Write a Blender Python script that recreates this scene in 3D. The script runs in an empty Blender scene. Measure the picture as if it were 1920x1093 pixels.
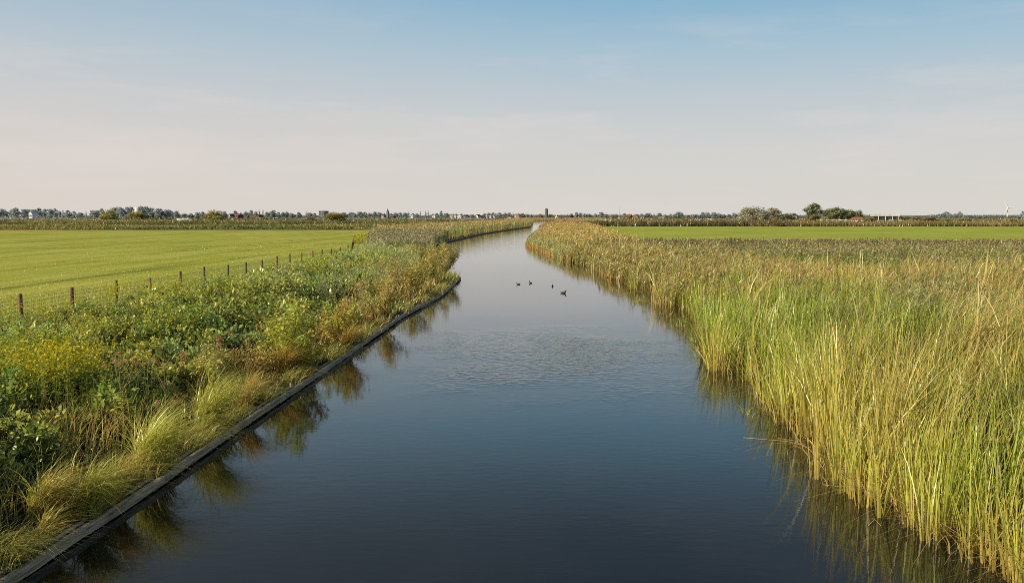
import bpy, math, random
import numpy as np
from mathutils import Vector

sc = bpy.context.scene
col = sc.collection
rng = np.random.default_rng(11)
random.seed(5)
PI = math.pi

# ------------------------------------------------------------------ camera
LENS, CAM_H = 35.0, 4.6
F = 1920 * LENS / 36.0
PITCH = math.atan(142.5 / F)
cd = bpy.data.cameras.new('camera')
cam = bpy.data.objects.new('camera', cd)
col.objects.link(cam)
cd.lens = LENS; cd.sensor_width = 36; cd.clip_start = 0.1; cd.clip_end = 30000
cam.location = (0, 0, CAM_H)
cam.rotation_euler = (PI / 2 - PITCH, 0, 0)
sc.camera = cam
CP, SP = math.cos(PITCH), math.sin(PITCH)


def ray(px, py):
    a, b = (px - 960.0) / F, (546.5 - py) / F
    return np.array([a, CP + b * SP, -SP + b * CP])


def at(px, py, z=0.0):
    """world point at height z seen at that place of the photograph"""
    d = ray(px, py)
    t = (z - CAM_H) / d[2]
    return np.array([d[0] * t, d[1] * t, z])


def at_depth(px, py, Y):
    d = ray(px, py)
    t = Y / d[1]
    return np.array([d[0] * t, Y, CAM_H + d[2] * t])


# ------------------------------------------------------------------ world, sun
SUN_AZ, SUN_EL = math.radians(-116), math.radians(21)      # azimuth from +Y towards +X
w = bpy.data.worlds.new('World'); sc.world = w; w.use_nodes = True
nt = w.node_tree; N = nt.nodes; L = nt.links
for n in list(N): N.remove(n)


def node(nt, kind, **kw):
    n = nt.nodes.new(kind)
    for k, v in kw.items(): setattr(n, k, v)
    return n


def lin(r, g, b):
    f = lambda c: (c / 255 / 12.92) if c / 255 <= 0.04045 else ((c / 255 + 0.055) / 1.055) ** 2.4
    return (f(r), f(g), f(b), 1)


sky = node(nt, 'ShaderNodeTexSky', sky_type='NISHITA', sun_disc=False)
sky.sun_elevation = SUN_EL; sky.sun_rotation = SUN_AZ % (2 * PI)
sky.altitude = 0; sky.air_density = 1.0; sky.dust_density = 3.0; sky.ozone_density = 2.0
tc = node(nt, 'ShaderNodeTexCoord')
sep = node(nt, 'ShaderNodeSeparateXYZ'); L.new(tc.outputs['Generated'], sep.inputs[0])
# haze layers by elevation, warmer towards the sun side
ramp = node(nt, 'ShaderNodeValToRGB'); cr = ramp.color_ramp
stops = [(0.0, lin(219, 215, 207)), (0.06, lin(211, 210, 207)), (0.11, lin(194, 202, 207)), (0.16, lin(167, 193, 208)), (0.21, lin(132, 178, 205)), (0.30, lin(99, 124, 146)), (0.6, lin(58, 82, 112)), (1.0, lin(48, 72, 105))]
while len(cr.elements) < len(stops): cr.elements.new(0.5)
for e, (p, c) in zip(cr.elements, stops): e.position = p; e.color = c
L.new(sep.outputs['Z'], ramp.inputs[0])
warm = node(nt, 'ShaderNodeMapRange'); L.new(sep.outputs['X'], warm.inputs['Value'])
warm.inputs['From Min'].default_value = 0.1; warm.inputs['From Max'].default_value = -0.6
lo = node(nt, 'ShaderNodeMapRange'); L.new(sep.outputs['Z'], lo.inputs['Value'])
lo.inputs['From Min'].default_value = 0.5; lo.inputs['From Max'].default_value = 0.0
mul = node(nt, 'ShaderNodeMath', operation='MULTIPLY'); L.new(warm.outputs[0], mul.inputs[0]); L.new(lo.outputs[0], mul.inputs[1])
mul2 = node(nt, 'ShaderNodeMath', operation='MULTIPLY'); L.new(mul.outputs[0], mul2.inputs[0]); mul2.inputs[1].default_value = 0.5
mixw = node(nt, 'ShaderNodeMix', data_type='RGBA'); L.new(mul2.outputs[0], mixw.inputs['Factor'])
L.new(ramp.outputs[0], mixw.inputs['A']); mixw.inputs['B'].default_value = lin(228, 211, 201)
# thin high cloud
mp = node(nt, 'ShaderNodeMapping'); L.new(tc.outputs['Generated'], mp.inputs[0]); mp.inputs['Scale'].default_value = (2.6, 2.6, 17); mp.inputs['Location'].default_value = (1.2, .3, .4)
cn = node(nt, 'ShaderNodeTexNoise'); L.new(mp.outputs[0], cn.inputs['Vector']); cn.inputs['Scale'].default_value = 1.6; cn.inputs['Detail'].default_value = 6; cn.inputs['Roughness'].default_value = .62
cmap = node(nt, 'ShaderNodeMapRange'); L.new(cn.outputs[0], cmap.inputs['Value']); cmap.inputs['From Min'].default_value = .5; cmap.inputs['From Max'].default_value = .82; cmap.inputs['To Max'].default_value = .5
clo = node(nt, 'ShaderNodeMapRange'); L.new(sep.outputs['Z'], clo.inputs['Value']); clo.inputs['From Min'].default_value = .2; clo.inputs['From Max'].default_value = .13; clo.inputs['To Min'].default_value = .25; clo.inputs['To Max'].default_value = 1.3
cmul = node(nt, 'ShaderNodeMath', operation='MULTIPLY'); L.new(cmap.outputs[0], cmul.inputs[0]); L.new(clo.outputs[0], cmul.inputs[1])
mixc = node(nt, 'ShaderNodeMix', data_type='RGBA'); L.new(cmul.outputs[0], mixc.inputs['Factor']); L.new(mixw.outputs['Result'], mixc.inputs['A']); mixc.inputs['B'].default_value = lin(228, 216, 212)
bg1 = node(nt, 'ShaderNodeBackground'); L.new(sky.outputs[0], bg1.inputs[0]); bg1.inputs[1].default_value = 0.09
bg2 = node(nt, 'ShaderNodeBackground'); L.new(mixc.outputs['Result'], bg2.inputs[0]); bg2.inputs[1].default_value = 1.05
ms = node(nt, 'ShaderNodeMixShader'); ms.inputs[0].default_value = 0.92
L.new(bg1.outputs[0], ms.inputs[1]); L.new(bg2.outputs[0], ms.inputs[2])
wo = node(nt, 'ShaderNodeOutputWorld'); L.new(ms.outputs[0], wo.inputs[0])

sd = bpy.data.lights.new('sun', 'SUN'); so = bpy.data.objects.new('sun', sd); col.objects.link(so)
sd.energy = 5.0; sd.angle = math.radians(0.5); sd.color = (1.0, 0.87, 0.58)
sdir = Vector((math.sin(SUN_AZ) * math.cos(SUN_EL), math.cos(SUN_AZ) * math.cos(SUN_EL), math.sin(SUN_EL)))
so.rotation_euler = sdir.to_track_quat('Z', 'Y').to_euler()
so.location = (-50, 0, 60)
sc.view_settings.view_transform = 'Standard'; sc.view_settings.look = 'None'; sc.view_settings.exposure = 0
sc.render.engine = 'CYCLES'
sc.cycles.use_denoising = False; sc.cycles.filter_width = 0.85; sc.cycles.sample_clamp_indirect = 4
sc.cycles.max_bounces = 6; sc.cycles.diffuse_bounces = 2; sc.cycles.glossy_bounces = 3; sc.cycles.transmission_bounces = 3

# ------------------------------------------------------------------ materials
def base_mat(name):
    m = bpy.data.materials.new(name); m.use_nodes = True
    nt = m.node_tree
    for n in list(nt.nodes): nt.nodes.remove(n)
    out = node(nt, 'ShaderNodeOutputMaterial')
    return m, nt, out


def foliage_mat(name, trans=0.32, gloss=0.05, rough=0.45, haze=0.0):
    m, nt, out = base_mat(name)
    a = node(nt, 'ShaderNodeAttribute', attribute_name='Col')
    d = node(nt, 'ShaderNodeBsdfDiffuse'); t = node(nt, 'ShaderNodeBsdfTranslucent')
    nt.links.new(a.outputs['Color'], d.inputs[0]); nt.links.new(a.outputs['Color'], t.inputs[0])
    mx = node(nt, 'ShaderNodeMixShader'); mx.inputs[0].default_value = trans
    nt.links.new(d.outputs[0], mx.inputs[1]); nt.links.new(t.outputs[0], mx.inputs[2])
    g = node(nt, 'ShaderNodeBsdfGlossy'); g.inputs['Roughness'].default_value = rough; g.inputs[0].default_value = (.9, .9, .85, 1)
    m2 = node(nt, 'ShaderNodeMixShader'); m2.inputs[0].default_value = gloss
    nt.links.new(mx.outputs[0], m2.inputs[1]); nt.links.new(g.outputs[0], m2.inputs[2])
    nt.links.new(m2.outputs[0], out.inputs[0])
    return m


def surf(name, c1, c2=None, scale=4.0, rough=0.8, bump=0.0, stretch=(1, 1, 1), metal=0.0, detail=5):
    m, nt, out = base_mat(name)
    p = node(nt, 'ShaderNodeBsdfPrincipled'); p.inputs['Roughness'].default_value = rough; p.inputs['Metallic'].default_value = metal
    nt.links.new(p.outputs[0], out.inputs[0])
    if c2 is None: c2 = tuple(c * .75 for c in c1)
    g = node(nt, 'ShaderNodeTexCoord'); mpn = node(nt, 'ShaderNodeMapping'); mpn.inputs['Scale'].default_value = stretch
    nt.links.new(g.outputs['Object'], mpn.inputs[0])
    nz = node(nt, 'ShaderNodeTexNoise'); nz.inputs['Scale'].default_value = scale; nz.inputs['Detail'].default_value = detail; nz.inputs['Roughness'].default_value = .65
    nt.links.new(mpn.outputs[0], nz.inputs['Vector'])
    r = node(nt, 'ShaderNodeValToRGB'); r.color_ramp.elements[0].position = .32; r.color_ramp.elements[1].position = .68
    r.color_ramp.elements[0].color = (*c2, 1); r.color_ramp.elements[1].color = (*c1, 1)
    nt.links.new(nz.outputs[0], r.inputs[0]); nt.links.new(r.outputs[0], p.inputs['Base Color'])
    if bump:
        b = node(nt, 'ShaderNodeBump'); b.inputs['Strength'].default_value = bump; b.inputs['Distance'].default_value = .02
        nt.links.new(nz.outputs[0], b.inputs['Height']); nt.links.new(b.outputs[0], p.inputs['Normal'])
    return m


LEAF = foliage_mat('leaf', .36, .08, .38)
BLADE = foliage_mat('grass_blade', .42, .06, .38)
FARLEAF = foliage_mat('far_leaf', .38, 0.0)
M = dict(
    post=surf('weathered_post', (.26, .12, .075), (.12, .055, .035), 9, .85, .4, (1, 1, .25)),
    wire=surf('galvanised_wire', (.65, .62, .52), None, 5, .5, metal=.3),
    beam=surf('old_timber', (.74, .62, .47), (.18, .14, .105), 20, .85, .9, (1, .035, 1), detail=4),
    board=surf('wet_board', (.10, .085, .068), (.03, .026, .02), 5, .7, .4),
    soil=surf('soil', (.045, .04, .022), (.02, .02, .012), 3, .95, .5),
    white=surf('white_paint', (.80, .78, .74), (.72, .70, .66), 3, .5),
    cream=surf('cream_plaster', (.62, .56, .46), (.52, .46, .38), 2, .8),
    brick=surf('brown_brick', (.22, .12, .09), (.15, .08, .06), 2, .9),
    redroof=surf('red_tile', (.30, .13, .10), (.24, .11, .09), 1.5, .8),
    orangeroof=surf('orange_tile', (.5, .2, .11), (.4, .15, .09), 1.5, .8),
    greyroof=surf('grey_roof', (.13, .115, .12), (.09, .08, .085), 1.5, .8),
    slate=surf('slate', (.06, .065, .07), (.04, .045, .05), 1.5, .7),
    concrete=surf('grey_cladding', (.155, .17, .195), (.12, .135, .16), .6, .7),
    glass=surf('window_glass', (.03, .035, .04), (.02, .022, .025), 1, .1),
    green=surf('green_paint', (.03, .22, .10), (.02, .16, .08), 2, .5),
    towergreen=surf('tower_cladding', (.16, .18, .15), (.10, .12, .10), .4, .7),
    sail=surf('sail_cloth', (.88, .86, .82), (.82, .80, .76), .5, .7),
    red=surf('red_paint', (.45, .07, .06), (.35, .06, .05), 2, .5),
    bark=surf('bark', (.09, .07, .05), (.05, .04, .03), 4, .95, .6, (1, 1, .3)),
    duck_brown=surf('brown_plumage', (.17, .09, .045), (.07, .038, .02), 26, .8, .2),
    duck_dark=surf('dark_plumage', (.03, .025, .022), (.015, .013, .012), 26, .7, .2),
    bill=surf('bill_horn', (.12, .10, .04), (.08, .06, .03), 8, .5),
    blade=surf('turbine_white', (.85, .85, .83), (.8, .8, .78), 1, .4),
)

# ground: soil and rough grass, mottled
def ground_mat():
    m, nt, out = base_mat('rough_ground')
    p = node(nt, 'ShaderNodeBsdfPrincipled'); p.inputs['Roughness'].default_value = 1; p.inputs['Specular IOR Level'].default_value = 0.1
    nt.links.new(p.outputs[0], out.inputs[0])
    g = node(nt, 'ShaderNodeNewGeometry')
    n1 = node(nt, 'ShaderNodeTexNoise'); n1.inputs['Scale'].default_value = .03; n1.inputs['Detail'].default_value = 8
    nt.links.new(g.outputs['Position'], n1.inputs['Vector'])
    r = node(nt, 'ShaderNodeValToRGB')
    for e, (q, c) in zip(r.color_ramp.elements, [(.35, (.13, .13, .04, 1)), (.65, (.30, .24, .09, 1))]): e.position = q; e.color = c
    nt.links.new(n1.outputs[0], r.inputs[0])
    sp = node(nt, 'ShaderNodeSeparateXYZ'); nt.links.new(g.outputs['Position'], sp.inputs[0])
    mr = node(nt, 'ShaderNodeMapRange'); nt.links.new(sp.outputs['Y'], mr.inputs['Value']); mr.inputs['From Min'].default_value = 180; mr.inputs['From Max'].default_value = 300
    mx = node(nt, 'ShaderNodeMix', data_type='RGBA'); nt.links.new(mr.outputs[0], mx.inputs['Factor']); mx.inputs['A'].default_value = (.028, .026, .012, 1)
    nt.links.new(r.outputs[0], mx.inputs['B']); nt.links.new(mx.outputs['Result'], p.inputs['Base Color'])
    return m


def meadow_mat(name, ang, ca, cb, cc):
    m, nt, out = base_mat(name)
    p = node(nt, 'ShaderNodeBsdfPrincipled'); p.inputs['Roughness'].default_value = .9; p.inputs['Specular IOR Level'].default_value = 0.15
    nt.links.new(p.outputs[0], out.inputs[0])
    g = node(nt, 'ShaderNodeNewGeometry')
    rot = node(nt, 'ShaderNodeMapping'); rot.inputs['Rotation'].default_value = (0, 0, ang)
    nt.links.new(g.outputs['Position'], rot.inputs[0])
    st = node(nt, 'ShaderNodeMapping'); st.inputs['Scale'].default_value = (.42, .020, 1); nt.links.new(rot.outputs[0], st.inputs[0])
    n1 = node(nt, 'ShaderNodeTexNoise'); n1.inputs['Scale'].default_value = 1; n1.inputs['Detail'].default_value = 5; n1.inputs['Roughness'].default_value = .6
    nt.links.new(st.outputs[0], n1.inputs['Vector'])
    n2 = node(nt, 'ShaderNodeTexNoise'); n2.inputs['Scale'].default_value = .06; n2.inputs['Detail'].default_value = 7; n2.inputs['Roughness'].default_value = .68
    nt.links.new(g.outputs['Position'], n2.inputs['Vector'])
    n3 = node(nt, 'ShaderNodeTexNoise'); n3.inputs['Scale'].default_value = 7; n3.inputs['Detail'].default_value = 3
    nt.links.new(g.outputs['Position'], n3.inputs['Vector'])
    ad = node(nt, 'ShaderNodeMath', operation='ADD'); nt.links.new(n1.outputs[0], ad.inputs[0]); nt.links.new(n2.outputs[0], ad.inputs[1])
    n3s = node(nt, 'ShaderNodeMath', operation='MULTIPLY_ADD'); nt.links.new(n3.outputs[0], n3s.inputs[0]); n3s.inputs[1].default_value = .5; nt.links.new(ad.outputs[0], n3s.inputs[2])
    hf = node(nt, 'ShaderNodeMath', operation='MULTIPLY'); nt.links.new(n3s.outputs[0], hf.inputs[0]); hf.inputs[1].default_value = .4
    r = node(nt, 'ShaderNodeValToRGB')
    r.color_ramp.elements.new(.5)
    for e, (q, c) in zip(r.color_ramp.elements, [(.41, ca), (.5, cb), (.59, cc)]): e.position = q; e.color = (*c, 1)
    nt.links.new(hf.outputs[0], r.inputs[0])
    # worn dark wheel tracks along the mowing direction
    wv = node(nt, 'ShaderNodeTexWave', wave_type='BANDS', bands_direction='X'); wv.inputs['Scale'].default_value = .0242; wv.inputs['Distortion'].default_value = .7; wv.inputs['Detail'].default_value = 2; wv.inputs['Detail Scale'].default_value = .6
    nt.links.new(rot.outputs[0], wv.inputs['Vector'])
    wr = node(nt, 'ShaderNodeMapRange'); nt.links.new(wv.outputs['Fac'], wr.inputs['Value']); wr.inputs['From Min'].default_value = .982; wr.inputs['From Max'].default_value = 1
    brk = node(nt, 'ShaderNodeTexNoise'); brk.inputs['Scale'].default_value = .09; nt.links.new(g.outputs['Position'], brk.inputs['Vector'])
    br = node(nt, 'ShaderNodeMapRange'); nt.links.new(brk.outputs[0], br.inputs['Value']); br.inputs['From Min'].default_value = .44; br.inputs['From Max'].default_value = .58
    bm = node(nt, 'ShaderNodeMath', operation='MULTIPLY'); nt.links.new(wr.outputs[0], bm.inputs[0]); nt.links.new(br.outputs[0], bm.inputs[1])
    bm2 = node(nt, 'ShaderNodeMath', operation='MULTIPLY'); nt.links.new(bm.outputs[0], bm2.inputs[0]); bm2.inputs[1].default_value = .65
    mx = node(nt, 'ShaderNodeMix', data_type='RGBA'); nt.links.new(bm2.outputs[0], mx.inputs['Factor']); nt.links.new(r.outputs[0], mx.inputs['A']); mx.inputs['B'].default_value = (.10, .085, .03, 1)
    nt.links.new(mx.outputs['Result'], p.inputs['Base Color'])
    b = node(nt, 'ShaderNodeBump'); b.inputs['Strength'].default_value = .55; b.inputs['Distance'].default_value = .06
    nt.links.new(n3.outputs[0], b.inputs['Height'])
    b2 = node(nt, 'ShaderNodeBump'); b2.inputs['Strength'].default_value = .5; b2.inputs['Distance'].default_value = .5
    nt.links.new(n1.outputs[0], b2.inputs['Height']); nt.links.new(b.outputs[0], b2.inputs['Normal'])
    nt.links.new(b2.outputs[0], p.inputs['Normal'])
    return m


def water_mat():
    m, nt, out = base_mat('canal_water')
    p = node(nt, 'ShaderNodeBsdfPrincipled')
    p.inputs['Base Color'].default_value = (.011, .012, .012, 1); p.inputs['Roughness'].default_value = .035; p.inputs['IOR'].default_value = 1.333
    nt.links.new(p.outputs[0], out.inputs[0])
    g = node(nt, 'ShaderNodeNewGeometry')
    sp = node(nt, 'ShaderNodeSeparateXYZ'); nt.links.new(g.outputs['Position'], sp.inputs[0])
    # fine wind ripples
    m1 = node(nt, 'ShaderNodeMapping'); m1.inputs['Scale'].default_value = (1.0, 2.4, 1); m1.inputs['Rotation'].default_value = (0, 0, math.radians(8)); nt.links.new(g.outputs['Position'], m1.inputs[0])
    n1 = node(nt, 'ShaderNodeTexNoise'); n1.inputs['Scale'].default_value = 2.4; n1.inputs['Detail'].default_value = 3; n1.inputs['Roughness'].default_value = .5; nt.links.new(m1.outputs[0], n1.inputs['Vector'])
    # slow swell
    m2 = node(nt, 'ShaderNodeMapping'); m2.inputs['Scale'].default_value = (2.6, 3.2, 1); nt.links.new(g.outputs['Position'], m2.inputs[0])
    n2 = node(nt, 'ShaderNodeTexNoise'); n2.inputs['Scale'].default_value = 1.45; n2.inputs['Detail'].default_value = 2; nt.links.new(m2.outputs[0], n2.inputs['Vector'])
    # where the wind touches the water
    n4 = node(nt, 'ShaderNodeTexNoise'); n4.inputs['Scale'].default_value = .3; n4.inputs['Detail'].default_value = 6; nt.links.new(g.outputs['Position'], n4.inputs['Vector'])
    cx = node(nt, 'ShaderNodeVectorMath', operation='SUBTRACT'); nt.links.new(g.outputs['Position'], cx.inputs[0]); cx.inputs[1].default_value = (1.2, 33.0, 0)
    sc2 = node(nt, 'ShaderNodeVectorMath', operation='MULTIPLY'); nt.links.new(cx.outputs[0], sc2.inputs[0]); sc2.inputs[1].default_value = (1 / 5.0, 1 / 9.0, 0)
    ln = node(nt, 'ShaderNodeVectorMath', operation='LENGTH'); nt.links.new(sc2.outputs[0], ln.inputs[0])
    la = node(nt, 'ShaderNodeMath', operation='MULTIPLY_ADD'); nt.links.new(n4.outputs[0], la.inputs[0]); la.inputs[1].default_value = 1.5; nt.links.new(ln.outputs['Value'], la.inputs[2])
    pm = node(nt, 'ShaderNodeMapRange', interpolation_type='SMOOTHSTEP'); nt.links.new(la.outputs[0], pm.inputs['Value'])
    pm.inputs['From Min'].default_value = 1.95; pm.inputs['From Max'].default_value = .95; pm.inputs['To Min'].default_value = .0; pm.inputs['To Max'].default_value = .72
    # second patch far up the canal
    far = node(nt, 'ShaderNodeMapRange', interpolation_type='SMOOTHSTEP'); nt.links.new(sp.outputs['Y'], far.inputs['Value']); far.inputs['From Min'].default_value = 75; far.inputs['From Max'].default_value = 150; far.inputs['To Min'].default_value = 0; far.inputs['To Max'].default_value = .12
    ps = node(nt, 'ShaderNodeMath', operation='ADD'); nt.links.new(pm.outputs[0], ps.inputs[0]); nt.links.new(far.outputs[0], ps.inputs[1])
    h1 = node(nt, 'ShaderNodeMath', operation='MULTIPLY'); nt.links.new(n2.outputs[0], h1.inputs[0]); nt.links.new(ps.outputs[0], h1.inputs[1])
    h2 = node(nt, 'ShaderNodeMath', operation='MULTIPLY_ADD'); nt.links.new(n1.outputs[0], h2.inputs[0]); h2.inputs[1].default_value = .045; nt.links.new(h1.outputs[0], h2.inputs[2])
    b = node(nt, 'ShaderNodeBump'); b.inputs['Strength'].default_value = 1; b.inputs['Distance'].default_value = .035
    nt.links.new(h2.outputs[0], b.inputs['Height']); nt.links.new(b.outputs[0], p.inputs['Normal'])
    return m


# ------------------------------------------------------------------ object helpers
def tag(o, label=None, cat=None, group=None, kind=None):
    if label: o['label'] = label
    if cat: o['category'] = cat
    if group: o['group'] = group
    if kind: o['kind'] = kind
    return o


def empty(name, loc=(0, 0, 0), rz=0.0, scale=1.0):
    o = bpy.data.objects.new(name, None); col.objects.link(o)
    o.location = tuple(float(v) for v in loc); o.rotation_euler = (0, 0, rz)
    o.scale = (scale,) * 3 if np.isscalar(scale) else scale
    o.empty_display_size = .2
    return o


def link(name, me, parent=None):
    o = bpy.data.objects.new(name, me); col.objects.link(o)
    if parent is not None: o.parent = parent
    return o


def copy_tree(o, parent=None):
    c = o.copy(); col.objects.link(c)
    c.parent = parent
    for ch in list(o.children): copy_tree(ch, c)
    return c


class MB:
    """small hard-surface mesh"""
    def __init__(s): s.v, s.f = [], []
    def add(s, vs, fs):
        b = len(s.v); s.v += [tuple(float(c) for c in p) for p in vs]; s.f += [tuple(b + i for i in f) for f in fs]
    def box(s, x0, x1, y0, y1, z0, z1):
        s.add([(x0, y0, z0), (x1, y0, z0), (x1, y1, z0), (x0, y1, z0), (x0, y0, z1), (x1, y0, z1), (x1, y1, z1), (x0, y1, z1)],
              [(3, 2, 1, 0), (4, 5, 6, 7), (0, 1, 5, 4), (1, 2, 6, 5), (2, 3, 7, 6), (3, 0, 4, 7)])
    def prism(s, poly, y0, y1):
        """(x,z) outline pulled along y"""
        n = len(poly)
        s.add([(x, y0, z) for x, z in poly] + [(x, y1, z) for x, z in poly],
              [tuple(range(n)), tuple(range(2 * n - 1, n - 1, -1))] + [(i, i + n, (i + 1) % n + n, (i + 1) % n) for i in range(n)])
    def tube(s, pts, rad, n=8, cap=True):
        pts = [Vector(p) for p in pts]; b = len(s.v)
        for i, p in enumerate(pts):
            t = (pts[min(i + 1, len(pts) - 1)] - pts[max(i - 1, 0)]).normalized()
            u = t.cross(Vector((0, 0, 1)) if abs(t.z) < .9 else Vector((1, 0, 0))).normalized(); v = t.cross(u)
            r = rad[i] if hasattr(rad, '__len__') else rad
            for k in range(n):
                a = 2 * PI * k / n; s.v.append(tuple(p + u * r * math.cos(a) + v * r * math.sin(a)))
        for i in range(len(pts) - 1):
            for k in range(n):
                s.f.append((b + i * n + k, b + i * n + (k + 1) % n, b + (i + 1) * n + (k + 1) % n, b + (i + 1) * n + k))
        if cap:
            s.f.append(tuple(b + k for k in reversed(range(n)))); e = b + (len(pts) - 1) * n
            s.f.append(tuple(e + k for k in range(n)))
    def build(s, name, mat, parent=None, smooth=False):
        me = bpy.data.meshes.new(name); me.from_pydata(s.v, [], s.f); me.update()
        me.materials.append(mat)
        if smooth: me.polygons.foreach_set('use_smooth', [True] * len(me.polygons))
        return link(name, me, parent)


class VM:
    """large leafy mesh: quads with a colour per vertex"""
    def __init__(s): s.V, s.Fq, s.C, s.n = [], [], [], 0
    def add(s, v, tmpl, c):
        n, k, _ = v.shape
        f = (np.arange(n)[:, None, None] * k + np.asarray(tmpl)[None]) + s.n
        s.V.append(v.reshape(-1, 3).astype(np.float32)); s.Fq.append(f.reshape(-1, 4).astype(np.int32))
        s.C.append(np.broadcast_to(c, (n, k, 3)).reshape(-1, 3).astype(np.float32)); s.n += n * k
    def build(s, name, mat, parent=None, gain=2.6):
        v = np.concatenate(s.V); f = np.concatenate(s.Fq); c = np.clip(np.concatenate(s.C) * gain, .002, None); mxc = c.max(1, keepdims=True); c = c * np.minimum(1, (.62 + .16 * (1 - np.exp(-mxc / 1.2))) / mxc)
        me = bpy.data.meshes.new(name)
        me.vertices.add(len(v)); me.vertices.foreach_set('co', v.ravel())
        me.loops.add(f.size); me.loops.foreach_set('vertex_index', f.ravel())
        me.polygons.add(len(f)); me.polygons.foreach_set('loop_start', np.arange(len(f), dtype=np.int32) * 4)
        at_ = me.color_attributes.new('Col', 'FLOAT_COLOR', 'POINT')
        at_.data.foreach_set('color', np.concatenate([c, np.ones((len(c), 1), np.float32)], 1).ravel())
        me.update(calc_edges=True); me.materials.append(mat)
        return link(name, me, parent)


def vnoise(x, y, seed=0):
    x = np.asarray(x, float); y = np.asarray(y, float)
    xi = np.floor(x).astype(np.int64); yi = np.floor(y).astype(np.int64)
    fx = x - xi; fy = y - yi; fx = fx * fx * (3 - 2 * fx); fy = fy * fy * (3 - 2 * fy)
    def h(a, b):
        q = (a * 374761393 + b * 668265263 + seed * 982451653) & 0x7fffffff
        q = ((q ^ (q >> 13)) * 1274126177) & 0x7fffffff
        return ((q ^ (q >> 16)) & 0xffff) / 65535.0
    return (h(xi, yi) * (1 - fx) + h(xi + 1, yi) * fx) * (1 - fy) + (h(xi, yi + 1) * (1 - fx) + h(xi + 1, yi + 1) * fx) * fy


def fbm(x, y, seed=0):
    return .55 * vnoise(x, y, seed) + .3 * vnoise(x * 2.1, y * 2.1, seed + 7) + .15 * vnoise(x * 4.3, y * 4.3, seed + 13)


def mixc3(a, b, t):
    t = np.asarray(t)[..., None]
    return np.asarray(a) * (1 - t) + np.asarray(b) * t


def U(a, b, n): return rng.uniform(a, b, n)


def blades(vm, P, H, W, ldir, lean, c0, c1, seg=4, droop=0.25, tipw=0.12, az=None, cm=None, power=2.0):
    """curved ribbons: P (n,3), H, W, ldir (lean azimuth), lean (tip shift / H)"""
    n = len(P); t = np.linspace(0, 1, seg + 1)
    if n == 0: return
    ld = np.stack([np.cos(ldir), np.sin(ldir)], 1)
    sh = (lean * H)[:, None] * t[None] ** power
    z = H[:, None] * (t[None] - droop * np.clip(lean, 0, 1.2)[:, None] * t[None] ** 3)
    ctr = np.stack([P[:, 0, None] + sh * ld[:, 0, None], P[:, 1, None] + sh * ld[:, 1, None], P[:, 2, None] + z], 2)
    if az is None: az = U(0, PI, n)
    sd_ = np.stack([np.cos(az), np.sin(az), np.zeros(n)], 1)
    wt = W[:, None] * np.maximum(tipw, 1 - t[None] ** 2.2) * .5
    v = np.stack([ctr - sd_[:, None] * wt[..., None], ctr + sd_[:, None] * wt[..., None]], 2).reshape(n, -1, 3)
    tt = np.repeat(t, 2)[None]
    if cm is None:
        c = c0[:, None] * (1 - tt[..., None]) + c1[:, None] * tt[..., None]
    else:
        a = np.clip(tt * 2, 0, 1)[..., None]; b = np.clip(tt * 2 - 1, 0, 1)[..., None]
        c = (c0[:, None] * (1 - a) + cm[:, None] * a) * (1 - b) + c1[:, None] * b
    tm = [(2 * i, 2 * i + 1, 2 * i + 3, 2 * i + 2) for i in range(seg)]
    vm.add(v, tm, c)


def leaves(vm, B, az, el, ln, wd, c, fold=.25):
    """single folded leaf quads at B pointing az/el"""
    d = np.stack([np.cos(az) * np.cos(el), np.sin(az) * np.cos(el), np.sin(el)], 1)
    s = np.stack([-np.sin(az), np.cos(az), np.zeros(len(az))], 1)
    roll = U(-.7, .7, len(az))
    up = np.cross(d, s)
    s = s * np.cos(roll)[:, None] + up * np.sin(roll)[:, None]
    mid = B + d * (ln * .45)[:, None]; mid[:, 2] += fold * wd
    tip = B + d * ln[:, None]
    v = np.stack([B, mid - s * wd[:, None] * .5, tip, mid + s * wd[:, None] * .5], 1)
    vm.add(v, [(0, 1, 2, 3)], c[:, None])


def leafy(vm, P, H, nl, ls, c0, c1, spread=.0, lean=None, wr=.42, t0=.12, elr=(-.35, .55), taper=.55, stem=True, jit=.25):
    """upright stems with leaves in a spiral"""
    n = len(P)
    if n == 0: return
    j = np.arange(nl)[None]
    t = t0 + (1 - t0) * (j + U(0, 1, (n, nl))) / nl
    la = U(0, 2 * PI, n); lr = U(.02, .22, n) if lean is None else lean
    bx = P[:, 0, None] + H[:, None] * lr[:, None] * t ** 1.6 * np.cos(la)[:, None] + rng.normal(0, spread, (n, nl))
    by = P[:, 1, None] + H[:, None] * lr[:, None] * t ** 1.6 * np.sin(la)[:, None] + rng.normal(0, spread, (n, nl))
    bz = P[:, 2, None] + H[:, None] * t
    az = j * 2.4 + U(0, 6.28, n)[:, None] + U(-.6, .6, (n, nl))
    el = U(elr[0], elr[1], (n, nl))
    ln = ls[:, None] * (1 - taper * t ** 2) * U(.7, 1.3, (n, nl))
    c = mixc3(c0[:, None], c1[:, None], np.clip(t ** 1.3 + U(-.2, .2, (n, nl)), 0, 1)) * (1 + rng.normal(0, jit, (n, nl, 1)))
    B = np.stack([bx, by, bz], 2).reshape(-1, 3)
    leaves(vm, B, az.ravel(), el.ravel(), ln.ravel(), ln.ravel() * wr, c.reshape(-1, 3))
    if stem:
        blades(vm, P, H, np.full(n, .012) * np.maximum(1, P[:, 1] / 40), la, lr, c0, c0 * 1.1, seg=2, droop=0, tipw=.4, power=1.6)


def arr(c, n): return np.repeat(np.array([c], float), n, 0)
def jitc(c, n, j=.15, h=.06): return arr(c, n) * (1 + rng.normal(0, j, (n, 1))) * (1 + rng.normal(0, h, (n, 3)))


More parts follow.
